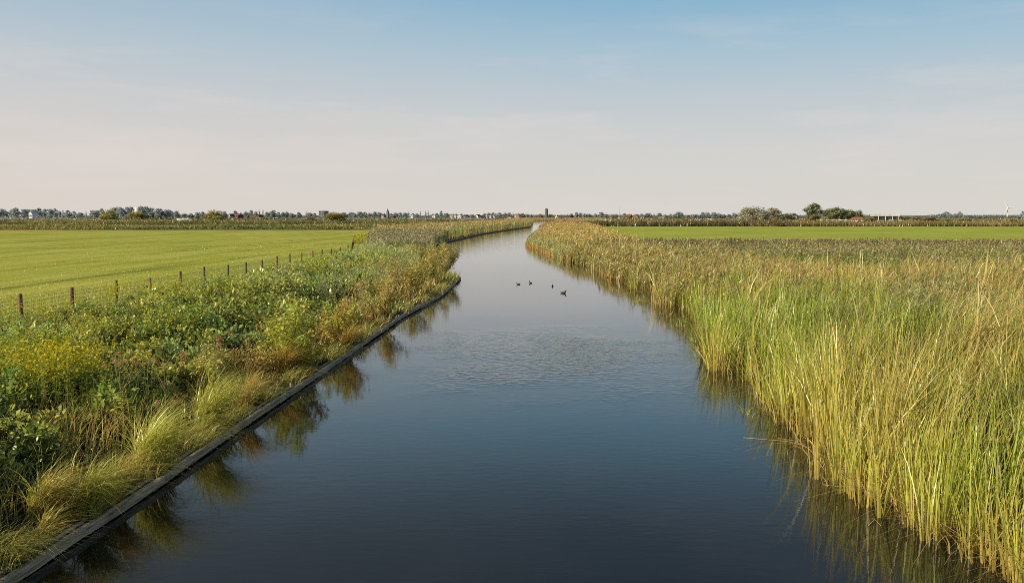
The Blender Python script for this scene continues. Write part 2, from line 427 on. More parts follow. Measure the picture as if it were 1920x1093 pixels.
# ------------------------------------------------------------------ the lie of the land
lp = [at(*p, .1) for p in [(0, 1096), (162, 992), (295, 906), (363, 858), (446, 801), (559, 726), (657, 660), (753, 594), (829, 553), (864, 521)]]
LY = [-30] + [p[1] for p in lp] + [lp[-1][1] + 3.5, 90, 110, 140, 171, 240, 305, 390, 570, 715, 800]
LX = [lp[0][0]] + [p[0] for p in lp] + [-4.5, -6.2, -8.8, -10.4, -11, -7.4, -1.6, 7.6, 12.5, 15, 22]
rp = [at(*p) for p in [(1920, 1088), (1867, 1062), (1787, 1040), (1742, 1004), (1689, 978), (1610, 930), (1549, 898), (1527, 842), (1462, 788), (1425, 731), (1345, 696), (1317, 653), (1312, 606), (1300, 588), (1270, 580), (1234, 574), (1193, 545), (1149, 528), (1097, 499), (1050, 486), (985, 461), (997, 447), (1020, 427), (1042, 419)]]
RY = [-30] + [p[1] for p in rp] + [700, 800]
RX = [rp[0][0]] + [p[0] for p in rp] + [36, 40]
def xL(y): return np.interp(y, LY, LX)
def xR(y): return np.interp(y, RY, RX)
fy_ = [-10, 34, 38.8, 42.7, 46.3, 50.3, 54.1, 58.5, 62.2, 105, 128, 160, 175, 205]
fx_ = [-19.4, -19.3, -19.1, -18.9, -18.5, -18.3, -18.1, -18.05, -17.8, -16.9, -20.4, -25.4, -25.6, -26.2]
def xF(y): return np.interp(y, fy_, fx_)
GZ = 0.30
def land_z(x, y):
    """height of the soil"""
    d = x - xR(y); dl = xL(y) - x
    r = np.interp(d, [-1, 0, 1.5, 4, 15], [-1.0, -.45, -.05, .22, GZ])
    return np.where(d > -1, r, np.interp(dl, [0, .3, 1, 4], [.12, .15, .22, GZ]))


# ground sheet
rows = list(np.arange(-24, 130, 2.0)) + list(np.arange(130, 820, 12.0)) + [900, 1100, 1500, 2500, 5000, 14000]
vs, fs = [], []
for y in rows:
    a, b = float(xL(min(y, 800))), float(xR(min(y, 800)))
    bed = -1.3 if y < 790 else GZ
    edge = -.45 if y < 790 else GZ
    cols = [(-9000, GZ), (-700, GZ), (-130, GZ), (-45, GZ), (a - 8, GZ), (a - .6, .22), (a - .24, .12), (a - .2, bed), ((a + b) / 2, bed), (b - 1, -1.0 if y < 790 else GZ), (b, edge), (b + 1.5, -.05 if y < 790 else GZ), (b + 4, .22 if y < 790 else GZ), (b + 15, GZ), (130, GZ), (700, GZ), (9000, GZ)]
    vs += [(x, y, z) for x, z in cols]
nc = 17
for i in range(len(rows) - 1):
    for k in range(nc - 1):
        fs.append((i * nc + k, i * nc + k + 1, (i + 1) * nc + k + 1, (i + 1) * nc + k))
me = bpy.data.meshes.new('ground'); me.from_pydata(vs, [], fs); me.materials.append(ground_mat())
tag(link('ground', me), 'dark marshy ground under the reeds and weeds', kind='structure')

# canal water
def quad_sheet(name, poly, z, mat):
    me = bpy.data.meshes.new(name); me.from_pydata([(x, y, z) for x, y in poly], [], [tuple(range(len(poly)))]); me.materials.append(mat)
    return link(name, me)
WATER = water_mat()
tag(quad_sheet('canal_water', [(-42, -24), (60, -24), (60, 805), (-42, 805)], 0.0, WATER), 'calm dark blue canal water with a rippled patch', kind='structure')

# meadows, gently uneven
def meadow(name, outline_l, outline_r, ys, mat, label, seed):
    vs, fs = [], []; nx = 40
    for y in ys:
        for k in range(nx + 1):
            u = k / nx
            x = outline_l(y) * (1 - u) ** 1 + outline_r(y) * u
            z = GZ + .03 + .10 * float(fbm(x / 18, y / 18, seed)) * min(1, (outline_r(y) - x) / 6 + .2 if seed == 1 else 1)
            vs.append((x, y, z))
    for i in range(len(ys) - 1):
        for k in range(nx): b = i * (nx + 1) + k; fs.append((b, b + 1, b + nx + 2, b + nx + 1))
    me = bpy.data.meshes.new(name); me.from_pydata(vs, [], fs); me.materials.append(mat)
    me.polygons.foreach_set('use_smooth', [True] * len(me.polygons))
    return tag(link(name, me), label, kind='structure')


mL = meadow_mat('mown_meadow', math.radians(3), (.33, .37, .040), (.50, .52, .065), (.62, .57, .13))
mR = meadow_mat('far_meadow', math.radians(80), (.33, .40, .04), (.46, .53, .06), (.60, .58, .12))
meadow('left_meadow', lambda y: -60 - y * 1.1, lambda y: float(xF(y)) + .2, list(np.arange(14, 130, 3)) + list(np.arange(130, 290, 10)) + [289], mL, 'wide bright green mown meadow left of the fence', 1)
def rml(y): return float(np.interp(y, [112, 150, 200, 259, 300, 382], [9, 13.5, 16, 18.5, 24, 36]))
meadow('right_meadow', rml, lambda y: 420.0, list(np.arange(104, 384, 7)) + [383], mR, 'strip of bright green meadow beyond the reed bed', 2)
pale = surf('pale_strip', (.36, .34, .08), (.25, .27, .06), .05, .95)
quad_sheet('pale_meadow', [(-330, 315), (-40, 315), (-30, 420), (-430, 420)], GZ + .05, pale)
tag(bpy.data.objects['pale_meadow'], 'pale yellow grass strip behind the first reed band', kind='structure')
quad_sheet('straw_meadow', [(60, 420), (260, 420), (420, 620), (70, 620)], GZ + .06, surf('straw_strip', (.34, .24, .08), (.24, .20, .06), .05, .95))
tag(bpy.data.objects['straw_meadow'], 'straw coloured rough grass beyond the right meadow', kind='structure')
quad_sheet('sand_track', [(-43.5, 291), (-37.5, 291), (-37, 420), (-46, 420)], GZ + .1, surf('sandy_track', (.38, .27, .20), (.3, .22, .15), .4, .95))
tag(bpy.data.objects['sand_track'], 'pale sandy farm track leaving the far corner of the meadow', kind='structure')
# open water of the lake beyond
LK = surf('lake_water', (.36, .40, .46), (.30, .35, .42), .01, .25)
for nm, x0, x1, y0, y1, lb in [('left_lake', -700, -240, 960, 1700, 'pale blue lake strip in front of the far left trees'), ('middle_lake', -420, -20, 1050, 1600, 'pale lake strip in front of the village'), ('right_lake', 260, 620, 1000, 1500, 'grey lake strip left of the silver willow')]:
    quad_sheet(nm, [(x0, y0), (x1, y0), (x1 * 1.4, y1), (x0 * 1.4, y1)], GZ + .25, LK)
    tag(bpy.data.objects[nm], lb, kind='structure')

# ------------------------------------------------------------------ timber bank edging
edge = empty('timber_edging', (float(xL(40)), 40, 0))
tag(edge, 'weathered grey timber edging with dark sheet piling along the left bank', 'bank edging')
def edge_pt(y, off, z): return (float(xL(y)) + off - edge.location.x, y - 40, z)
ys = list(np.arange(6, 78, 3.6)) + [float(lp[-1][1]) + .3]
def beam_strip(y0, y1, o0, o1, z0, z1, name, mat, wob=.012, n=7):
    m = MB(); prev = None
    for k in range(n):
        y = y0 + (y1 - y0) * k / (n - 1)
        dx, dz = random.uniform(-wob, wob), random.uniform(-wob, wob)
        ring = [edge_pt(y, o0 + dx, z0 + dz), edge_pt(y, o1 + dx, z0 + dz), edge_pt(y, o1 + dx + .012, z1 + dz - .02), edge_pt(y, o1 + dx - .012, z1 + dz), edge_pt(y, o0 + dx + .01, z1 + dz + .006)]
        b = len(m.v); m.v += ring
        if prev is not None:
            for q in range(5): m.f.append((prev + q, prev + (q + 1) % 5, b + (q + 1) % 5, b + q))
        prev = b
    m.f.append((4, 3, 2, 1, 0)); m.f.append(tuple(prev + q for q in range(5)))
    return m.build(name, mat, edge)
for y0, y1 in zip(ys[:-1], ys[1:]):
    dz = random.uniform(-.02, .02)
    beam_strip(y0 + random.uniform(0, .05), y1 - .03, -.04 + dz, .035 + dz, .03 + dz, .165 + dz, 'beam', M['beam'])
    beam_strip(y0 + 1.1, min(y1 + 1.07, ys[-1]), -.19, -.155, .06 + dz, .16 + dz, 'rear_board', M['beam'])
    beam_strip(y0, y1 - .01, -.09, -.05, -.9, .13, 'sheet_piling', M['board'], .004, 3)
    beam_strip(y0, y1 - .01, -.153, -.093, 0, .125, 'gap_fill', M['soil'], .01, 5)
for y in np.arange(8.6, 77, 1.55):
    m = MB(); yy = y + random.uniform(-.25, .25); q = edge_pt(yy, -.128, 0); t_ = .19 + random.uniform(0, .07); r_ = random.uniform(.028, .04)
    m.tube([(q[0], q[1], -.7), (q[0] + random.uniform(-.01, .01), q[1], t_ - .02), (q[0], q[1], t_)], [r_, r_, r_ * .75], 7); m.build('stake', M['beam'], edge, True)
# the edging beyond the point
ys2 = [82.5, 90, 100, 110, 125, 140, 155, 171, 190, 210, 240, 270, 305, 345, 390]
ed2 = empty('timber_edging', (float(xL(171)), 171, 0)); tag(ed2, 'dark low timber edging along the far bend below the shaded reeds', 'bank edging')
edge_a = edge; edge = ed2
def edge_pt(y, off, z): return (float(xL(y)) + off - ed2.location.x, y - 171, z)
for y0, y1 in zip(ys2[:-1], ys2[1:]):
    beam_strip(y0, y1 - .05, -.08, .06, .12, .26, 'beam', M['beam'], .01, 4)
    beam_strip(y0, y1 - .02, -.14, -.09, -.9, .2, 'sheet_piling', M['board'], .004, 3)

# ------------------------------------------------------------------ pasture fence
fence = empty('wire_fence', (-18.5, 46, GZ)); tag(fence, 'pasture fence of round brown posts and wire netting beside the left meadow', 'fence')
posts_y = [34.6, 38.6, 42.6, 46.4, 50.3, 54.2, 58.3, 62.3, 66.3, 70.2, 74.3, 78.2, 82.2, 86.4, 90.3, 94.4, 98.6, 102.7] + list(np.arange(106.5, 204, 3.9))
pp = []
for i, y in enumerate(posts_y):
    x = float(xF(y)); pp.append((x, y))
    h = 1.22 + random.uniform(-.10, .10); r = random.uniform(.062, .08)
    if i in (1, 2, 17, 18, 31): r += .02; h += .08
    m = MB(); tx, ty = random.uniform(-.03, .03), random.uniform(-.03, .03)
    m.tube([(0, 0, -.3), (tx * .3, ty * .3, .3), (tx * .6, ty * .6, .7), (tx, ty, h - .02), (tx, ty, h)], [r * 1.05, r, r * .98, r * .95, r * .8], 10)
    o = m.build('post', M['post'], fence, True); o.location = (x + 18.5, y - 46, 0)
m = MB()
for (x0, y0), (x1, y1) in zip(pp[:-1], pp[1:]):
    d = Vector((x1 - x0, y1 - y0, 0)); ln = d.length; d /= ln
    near = y0 < 75
    for z in ([.12, .28, .44, .6, .76, .92, 1.06] if near else [.3, .65, 1.02]):
        w_ = .008 if near else .009
        p0 = (x0 + 18.58, y0 - 46); p1 = (x1 + 18.58, y1 - 46)
        m.add([(p0[0], p0[1], z - w_), (p1[0], p1[1], z - w_ - .0), (p1[0], p1[1], z + w_), (p0[0], p0[1], z + w_)], [(0, 1, 2, 3)])
    st = .15 if near else .5
    for k in range(1, int(ln / st)):
        q = Vector((x0 + 18.584, y0 - 46, 0)) + d * (k * st); w_ = .008 if near else .009
        a = d * w_
        m.add([tuple(q - a + Vector((0, 0, .05))), tuple(q + a + Vector((0, 0, .05))), tuple(q + a + Vector((0, 0, 1.07))), tuple(q - a + Vector((0, 0, 1.07)))], [(0, 1, 2, 3)])
m.build('wire_netting', M['wire'], fence)
# two strutted end posts where the fence turns away
for y in (105.8, 161.5):
    m = MB(); x = float(xF(y)) + 18.5; m.tube([(x + .1, y - 46 - 1.6, .05), (x, y - 46, 1.0)], [.06, .05], 8); m.build('brace', M['post'], fence, True)

# ------------------------------------------------------------------ LEFT BANK vegetation
def bank_points(n, y0, y1, ua=0.0, ub=1.0, power=1.0, pad=.3):
    """spread over the strip between water's edge (u=0) and fence (u=1), thicker near the camera"""
    r = U(0, 1, n)
    y = 1 / (1 / y0 + (1 / y1 - 1 / y0) * r) if power == 1 else y0 + (y1 - y0) * r
    u = U(ua, ub, n)
    a = xL(y) - pad; b = xF(y) + .1
    x = a + (b - a) * u
    k = x > -.55 * y - 4
    return x[k], y[k], u[k]


def pts(x, y, z=None): return np.stack([x, y, land_z(x, y) if z is None else np.full(len(x), z)], 1)


# low cover of nettle, dead-nettle and bramble
vm = VM()
for y0, y1, n, nl, ls in [(10, 26, 1000, 30, .14), (26, 48, 1300, 24, .16), (48, 90, 1900, 20, .20), (90, 205, 2600, 14, .36)]:
    x, y, u = bank_points(n, y0, y1, .06, 1.0, power=2)
    g = fbm(x / 2.6, y / 3.4, 3); g2 = fbm(x / 1.1, y / 1.1, 9)
    keep = (u > .10 + .12 * g2)
    x, y, u, g, g2 = x[keep], y[keep], u[keep], g[keep], g2[keep]
    H = .62 * np.clip(-.55 + 2.7 * g, .2, 1.55) * (.75 + .5 * rng.random(len(x))) * np.clip(.6 + u * 2.2, .6, 1.0) * (1 - .35 * np.clip((u - .75) * 4, 0, 1))
    g3 = fbm(x / 1.8, y / 2.4, 15)
    c1 = mixc3(mixc3([.085, .125, .024], [.18, .205, .035], np.clip((g3 - .3) * 2.6, 0, 1)), np.array([.29, .265, .055]), np.clip((g2 - .42) * 3, 0, 1)) * (1 + rng.normal(0, .16, (len(x), 1)))
    c1 = np.where((y > 60)[:, None], c1 * np.array([1.1, 1.08, 1.5]), c1)
    c1 = c1 * .62; c0 = c1 * .2  # cover and its bases darkened in colour, as shade between the plants
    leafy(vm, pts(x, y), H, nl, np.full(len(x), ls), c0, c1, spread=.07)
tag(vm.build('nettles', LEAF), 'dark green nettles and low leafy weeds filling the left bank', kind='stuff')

# bushy mounds of leaf: nettle, bramble, willowherb, each with its own green
vm = VM()
def mounds(x, y, h, r, nl, ls, c, hollow=.10):
    n = len(x)
    if n == 0: return
    v = rng.normal(0, 1, (n, nl, 3)); v[..., 2] = np.abs(v[..., 2]); v /= np.linalg.norm(v, axis=2)[..., None]
    q = U(.12, 1, (n, nl)) ** .4
    B = np.stack([x[:, None] + v[..., 0] * q * r[:, None], y[:, None] + v[..., 1] * q * r[:, None], pts(x, y)[:, 2, None] + v[..., 2] * q * h[:, None] + .04], 2)
    az = np.arctan2(v[..., 1], v[..., 0]) + rng.normal(0, .9, (n, nl)); el = rng.normal(.15, .45, (n, nl)) + v[..., 2] * .3
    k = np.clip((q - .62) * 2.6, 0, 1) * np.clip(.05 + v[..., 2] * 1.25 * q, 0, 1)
    cc = c[:, None] * (hollow + (1.15 - hollow) * k[..., None]) * (1 + rng.normal(0, .2, (n, nl, 1)))  # painted shade: inner and low leaves dark, outer tips bright
    ln = (ls[:, None] * U(.6, 1.35, (n, nl))).ravel()
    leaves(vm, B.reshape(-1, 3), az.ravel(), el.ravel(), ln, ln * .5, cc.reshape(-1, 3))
PAL = np.array([(.085, .135, .03), (.15, .195, .035), (.22, .235, .045), (.30, .285, .06), (.12, .155, .045), (.25, .25, .08)])
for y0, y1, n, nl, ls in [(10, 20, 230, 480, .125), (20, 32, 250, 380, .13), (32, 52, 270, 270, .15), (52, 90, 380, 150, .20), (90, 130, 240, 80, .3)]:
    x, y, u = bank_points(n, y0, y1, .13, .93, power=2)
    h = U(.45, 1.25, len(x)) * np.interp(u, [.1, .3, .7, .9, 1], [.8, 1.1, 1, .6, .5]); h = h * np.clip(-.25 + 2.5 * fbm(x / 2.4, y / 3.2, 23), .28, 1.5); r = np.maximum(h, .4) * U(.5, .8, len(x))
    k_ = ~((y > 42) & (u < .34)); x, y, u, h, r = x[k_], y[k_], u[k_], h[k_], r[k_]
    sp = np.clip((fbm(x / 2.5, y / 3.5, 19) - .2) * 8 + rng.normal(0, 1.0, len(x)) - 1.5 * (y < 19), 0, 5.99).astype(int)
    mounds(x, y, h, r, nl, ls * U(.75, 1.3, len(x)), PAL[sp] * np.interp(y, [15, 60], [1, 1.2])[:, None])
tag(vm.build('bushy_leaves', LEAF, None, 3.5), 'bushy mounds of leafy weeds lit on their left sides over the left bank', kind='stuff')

# taller feathery grey green mugwort, mostly further off
vm = VM()
for y0, y1, n, nl, ls in [(16, 48, 620, 46, .13), (48, 80, 1300, 34, .20), (80, 130, 1700, 26, .30), (130, 200, 900, 20, .45)]:
    x, y, u = bank_points(n, y0, y1, .18, .99, power=2)
    g = fbm(x / 4.0, y / 5.0, 21)
    keep = g > np.interp(y, [20, 50, 70], [.56, .46, .28])
    x, y, g, u = x[keep], y[keep], g[keep], u[keep]
    H = U(.75, 1.25, len(x)) * np.interp(y, [20, 60, 90], [.95, 1.0, 1.3]) * np.interp(u, [.65, .95], [1, .5])
    c1 = mixc3([.21, .245, .10], [.31, .31, .12], U(0, 1, len(x)))
    leafy(vm, pts(x, y), H, nl, np.full(len(x), ls * 1.15), c1 * .55, c1, spread=.06, wr=.34, elr=(.1, 1.1), jit=.12)
tag(vm.build('mugwort_leaves', LEAF, None, 2.8), 'feathery grey green mugwort growing thick on the far half of the left bank', kind='stuff')

# yellow flowering mustard
vm = VM()
def mustard(x, y, H, fl):
    n = len(x)
    if n == 0: return
    c1 = jitc((.20, .24, .04), n)
    leafy(vm, pts(x, y), H, 12, np.full(n, .12) * np.maximum(1, y / 45), c1 * .55, c1, spread=.05, wr=.35)
    k = fl; t = U(.72, 1.08, (n, k))
    bx = (x[:, None] + rng.normal(0, .15, (n, k))).ravel(); by = (y[:, None] + rng.normal(0, .15, (n, k))).ravel()
    bz = (pts(x, y)[:, 2, None] + H[:, None] * t).ravel()
    s = (np.repeat(np.maximum(1, y / 42), k)) * U(.045, .075, n * k)
    cy = jitc((.62, .54, .02), n * k, .10)
    leaves(vm, np.stack([bx, by, bz], 1), U(0, 6.28, n * k), U(-.3, 1.0, n * k), s, s * .8, cy)
patches = [(-9.9, 21.6, 1.5, 1.1, 210), (-11.3, 23.6, 1.2, 1.0, 110), (-16.2, 41.9, 1.8, 3, 70), (-13.7, 43.3, 1.8, 2.5, 60), (-10.5, 31, 1.0, 1.6, 50), (-12.6, 29, 1.2, 1.6, 50), (-17.6, 33, 1.0, 2, 40), (-12, 64, 2.4, 6, 50), (-18.0, 128, 3, 8, 55), (-21.0, 140, 2.4, 9, 45)]
for cx, cy, sx, sy, n in patches:
    x = rng.normal(cx, sx * .55, n); y = rng.normal(cy, sy * .6, n)
    k = (x > xF(y) + .15) & (x < xL(y) - .8); x, y = x[k], y[k]
    mustard(x, y, U(1.05, 1.55, len(x)), 15)
x, y, u = bank_points(80, 15, 100, .5, .98); mustard(x, y, U(.9, 1.35, len(x)), 8)
tag(vm.build('mustard_leaves', LEAF), 'yellow flowering mustard in patches over the left bank', kind='stuff')

# bank grasses: arching green and straw blades towards the water
vm = VM()
for y0, y1, n, wd, seg in [(9, 24, 6500, .014, 5), (24, 48, 6500, .022, 4), (48, 84, 5000, .035, 3)]:
    x, y, u = bank_points(n, y0, y1, .005, .42, power=2)
    g = fbm(x / 1.3, y / 1.6, 31); k = (g > .40 - .35 * (u < .12)) & (u < .06 + .30 * g)
    x, y, u, g = x[k], y[k], u[k], g[k]; n = len(x)
    H = U(.35, .95, n) * (.5 + g) * np.clip(.35 + u * 7, .35, 1)
    tt = np.clip((fbm(x / 2.2, y / 3.0, 41) - .35) * 3.2 + rng.normal(0, .22, n), 0, 1)
    c1 = mixc3([.20, .235, .045], [.36, .235, .07], tt) * (1 + rng.normal(0, .15, (n, 1)))
    blades(vm, pts(x, y), H, np.full(n, wd) * U(.6, 1.4, n), rng.normal(.1, 1.3, n), U(.15, .8, n), c1 * .4, c1 * 1.1, seg=seg, droop=.35, cm=c1)
n = 9000; y = 1 / U(1 / 84, 1 / 9, n); x = xL(y) - U(.02, .6, n); k = fbm(y / .9, y * 0, 35) > .44; x, y = x[k], y[k]; n = len(x)
c1 = mixc3([.19, .225, .045], [.34, .23, .075], np.clip(rng.normal(.35, .35, n), 0, 1)) * (1 + rng.normal(0, .18, (n, 1)))
blades(vm, pts(x, y), U(.25, .75, n), np.interp(y, [9, 84], [.012, .035]) * U(.6, 1.4, n), rng.normal(0, .6, n), U(.4, 1.5, n), c1 * .4, c1, seg=5, droop=.6, cm=c1)
tag(vm.build('bank_grass', BLADE), 'arching green and straw grass between the weeds and the timber edging', kind='stuff')

# thin grass at the fence and over the nearest meadow
vm = VM()
n = 60000
y = 1 / U(1 / 150, 1 / 34, n); x = xF(y) + .15 - np.abs(rng.normal(0, 1, n)) * np.interp(y, [34, 150], [9, 22])
k = x > -.56 * y - 3; x, y = x[k], y[k]; n = len(x)
pz = np.stack([x, y, np.full(n, GZ + .04)], 1)
tt = fbm(x / 5, y / 5, 55)
c1 = mixc3([.13, .18, .02], [.27, .27, .05], np.clip(tt * 1.6 - .3 + rng.normal(0, .15, n), 0, 1))
blades(vm, pz, U(.05, .14, n) * np.interp(xF(y) - x, [0, 1.5], [2.0, 1]), np.interp(y, [34, 150], [.012, .05]) * U(.7, 1.3, n), U(0, 6.28, n), U(.1, .6, n), c1 * .7, c1, seg=2)
tag(vm.build('meadow_grass', BLADE), 'short grass blades on the meadow along the fence', kind='stuff')

# ---- individual plants of the left bank -----------------------------------
def tussock(name, x, y, n, h, cA, cB, seed, wd=.016, leanr=(.3, 1.0), dirb=None):
    r = np.random.default_rng(seed)
    vm = VM(); a = r.uniform(0, 6.28, n); q = r.uniform(0, .16, n) * h
    P = np.stack([q * np.cos(a), q * np.sin(a), np.zeros(n)], 1)
    la = a + r.normal(0, .5, n) if dirb is None else r.normal(dirb, .9, n)
    c1 = mixc3(cA, cB, r.uniform(0, 1, n)) * (1 + r.normal(0, .14, (n, 1)))
    blades(vm, P, h * r.uniform(.55, 1.15, n), wd * r.uniform(.6, 1.3, n), la, r.uniform(*leanr, n), c1 * .45, c1, seg=6, droop=.45, cm=c1 * 1.05)
    o = vm.build(name, BLADE); o.location = (x, y, float(land_z(x, y)) - .02)
    return o
GY, GG, GO = (.36, .31, .07), (.20, .24, .045), (.38, .24, .07)
tus = [((355, 790), 1.35, GY, GG, 460, 'large arching yellow green sedge tussock leaning over the timber edging'),
       ((235, 862), 1.25, GG, GY, 420, 'sedge tussock below the tall white flower heads, second clump along the edge'),
       ((255, 905), .8, GO, GY, 260, 'low brown centred sedge clump beside the large arching tussock'),
       ((160, 935), .95, GG, GY, 300, 'grassy green tussock above the mossy patch on the timber'),
       ((30, 950), .9, GO, GG, 320, 'orange brown leafy tussock at the lower left corner'),
       ((430, 748), 1.0, GY, GO, 260, 'yellow straw tussock with reddish stems before the willow saplings'),
       ((130, 985), .55, GG, GO, 180, 'small tussock on the timber at the lower left'),
       ((505, 690), 1.1, GO, GY, 260, 'reddish straw tussock left of the leafy willow sapling'),
       ((640, 640), 1.0, GO, GY, 220, 'rusty grass tussock right of the leafy willow sapling')]
for i, (p, h, a, b, n, lb) in enumerate(tus):
    q = at(p[0], p[1], GZ + .1)
    tag(tussock('sedge_tussock', min(q[0] + .35, float(xL(q[1])) - .24), q[1], int(n * 1.3), h * 1.22, np.array(a), np.array(b), 100 + i, dirb=.15, leanr=(.35, 1.25)), lb, 'grass tussock', 'sedge tussocks along the timber edging')

def shrub(name, x, y, h, rad, pal, ls, nleaf, seed, label, cat, group=None, stems=14, wr=.45, z=None, elr=(-.4, .8), rise=.25):
    """stems fanning out of one base, leaves spread along them"""
    global rng
    keep = rng; rng = np.random.default_rng(seed)
    root = empty(name, (x, y, float(land_z(x, y)) if z is None else z)); tag(root, label, cat, group)
    a = U(0, 6.28, stems); rr = rad * np.sqrt(U(.02, 1, stems)); hh = h * U(.62, 1.05, stems) * (1 - .35 * (rr / rad) ** 2)
    mb = MB(); per = nleaf // stems; B, Cc = [], []
    for i in range(stems):
        tip = np.array([rr[i] * math.cos(a[i]), rr[i] * math.sin(a[i]), hh[i]])
        P = [np.array([tip[0] * .1, tip[1] * .1, -.05]), tip * np.array([.45, .45, .4]), tip * np.array([.8, .8, .75]), tip]
        mb.tube(P, [.018, .013, .008, .004], 5)
        t = rise + (1 - rise) * U(0, 1, per) ** .75
        Pa = np.array(P); pos = np.stack([np.interp(t, [0, .4, .75, 1], Pa[:, k]) for k in range(3)], 1)
        pos += rng.normal(0, .10 * rad * .6 + .05, (per, 3)) * np.array([1, 1, .7])
        B.append(pos)
        q = np.array(pal[rng.integers(len(pal))]) * .6 + np.array(pal[rng.integers(len(pal))]) * .4
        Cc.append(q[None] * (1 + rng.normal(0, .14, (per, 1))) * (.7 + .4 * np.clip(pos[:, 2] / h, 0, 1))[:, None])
    B = np.concatenate(B); Cc = np.concatenate(Cc); n = len(B)
    mb.build('stem', M['bark'], root)
    vm = VM(); ln = 1.35 * ls * U(.6, 1.3, n)
    leaves(vm, B, U(0, 6.28, n), U(elr[0], elr[1], n), ln, ln * wr * 1.2, Cc * 1.15)
    vm.build('foliage', LEAF, root)
    rng = keep
    return root
WIL = [(.26, .26, .05), (.20, .24, .05), (.34, .30, .07)]
GOLD = [(.48, .40, .14), (.52, .43, .18), (.44, .38, .12), (.34, .33, .08)]
ORNG = [(.42, .30, .11), (.42, .33, .11), (.36, .33, .08)]
sh = [((590, 690), 1.55, .75, WIL, .10, 2000, 'leafy yellow green willow sapling leaning out beside the timber edging'),
      ((655, 640), 1.35, .8, WIL + ORNG, .09, 1700, 'yellowing willow sapling between the leafy sapling and the golden shrubs'),
      ((560, 655), 1.2, .6, WIL, .09, 900, 'small willow sapling behind the leafy yellow green one'),
      ((395, 735), 1.05, .55, WIL + GOLD, .075, 1100, 'low leafy willow shoot behind the large arching sedge tussock'),
      ((480, 700), .85, .7, ORNG, .06, 1300, 'orange red leafed bush among straw grass left of the saplings'),
      ((66, 735), 1.45, .85, [(.16, .22, .05), (.2, .24, .06)], .10, 1500, 'bushy green bramble beside the big yellow mustard patch'),
      ((715, 592), 1.5, .9, GOLD + ORNG, .075, 1800, 'first golden brown shrub past the willow saplings'),
      ((700, 560), 1.2, .9, ORNG, .07, 1200, 'rusty brown bush behind the first golden shrub'),
      ((770, 553), 1.9, 1.1, GOLD, .085, 2300, 'pale golden shrub on the bank in the middle of the golden row'),
      ((745, 530), 1.6, 1.2, GOLD, .08, 1900, 'golden shrub set back from the water behind the golden row'),
      ((812, 530), 1.8, 1.2, GOLD + WIL, .085, 2300, 'golden green shrub just before the tip of the timber edging'),
      ((838, 512), 2.1, 1.1, GOLD, .09, 2300, 'tall orange gold shrub on the tip where the timber edging ends'),
      ((848, 498), 2.0, 1.2, GOLD + ORNG, .10, 2000, 'furthest golden shrub hanging over the water behind the tip'),
      ((800, 496), 1.9, 1.6, GOLD, .10, 2200, 'broad golden shrub inland of the tip')]
for i, (p, h, r, pal, ls, n, lb) in enumerate(sh):
    q = at(p[0], p[1], GZ)
    h *= 1.22; r *= 1.25; n = int(n * 1.4)
    x = min(q[0], float(xL(q[1])) - .15 - r * .42)
    shrub('willow_sapling' if 'willow' in lb else 'shrub', x, q[1], h, r, pal, ls, n, 300 + i, lb, 'sapling' if 'willow' in lb else 'shrub', 'willow saplings on the left bank' if 'willow' in lb else 'shrubs on the left bank')

def hogweed(x, y, h, heads, seed, label, white=(.34, .25, .115), z=None):
    r = np.random.default_rng(seed)
    root = empty('hogweed', (x, y, float(land_z(x, y)) if z is None else z)); tag(root, label, 'wildflower', 'white umbel flowers on the left bank')
    mb = MB(); mb.tube([(0, 0, -.05), (.02, 0, h * .5), (.0, .03, h * .72)], [.014, .011, .009], 6)
    for i in range(heads):
        a = i * 2.4 + r.uniform(0, .5); d = r.uniform(.10, .5); z0 = h * r.uniform(.45, .7); z1 = h * r.uniform(.8, 1.05)
        mb.tube([(.01, .01, z0), (d * .6 * math.cos(a), d * .6 * math.sin(a), (z0 + z1) / 2), (d * math.cos(a), d * math.sin(a), z1)], [.007, .006, .005], 5)
        vm = VM(); R = r.uniform(.05, .085); n = 60
        rr = R * np.sqrt(r.uniform(0, 1, n)); aa = r.uniform(0, 6.28, n)
        B = np.stack([rr * np.cos(aa), rr * np.sin(aa), .05 * (1 - (rr / R) ** 2) + .02], 1)
        ln = r.uniform(.022, .04, n)
        leaves(vm, B, r.uniform(0, 6.28, n), r.uniform(-.3, .6, n), ln, ln * .9, np.array([white]) * (1 + r.normal(0, .12, (n, 1))))
        nb = 8; ab = np.arange(nb) * 6.28 / nb
        blades(vm, np.zeros((nb, 3)), np.full(nb, .06), np.full(nb, .005), ab, np.full(nb, R / .06 * .85), arr((.2, .19, .07), nb), arr((.3, .27, .12), nb), seg=2, droop=0, power=1)
        o = vm.build('flower_head', LEAF, root); o.location = (d * math.cos(a), d * math.sin(a), z1)
    mb.build('stalk', surf('pale_stalk', (.30, .27, .10), (.22, .18, .07), 8, .7) if 'pale_stalk' not in bpy.data.materials else bpy.data.materials['pale_stalk'], root)
    return root
for i, (px, py, Y, h, hd, lb) in enumerate([(225, 712, 19.5, 1.5, 9, 'tall hogweed with several white umbels against the dark nettles, right of the yellow mustard'),
        (308, 712, 20.5, 1.3, 5, 'smaller hogweed with cream umbels to the right of the tall one'),
        (300, 745, 18.3, 1.0, 3, 'short hogweed with faded brown umbel among the sedge tussocks'),
        (405, 556, 40, 1.25, 4, 'lone pale umbel plant among leaves below the fence posts'),
        (485, 630, 28.5, 1.15, 4, 'cream umbel plant beside the orange leafed bush'),
        (520, 612, 31, 1.2, 4, 'white umbel plant left of the leafy willow sapling'),
        (760, 488, 66, 1.5, 5, 'white umbel plant near the top of the golden row')]):
    p = at_depth(px, py, Y)
    hogweed(p[0], Y, h, hd, 500 + i, lb)
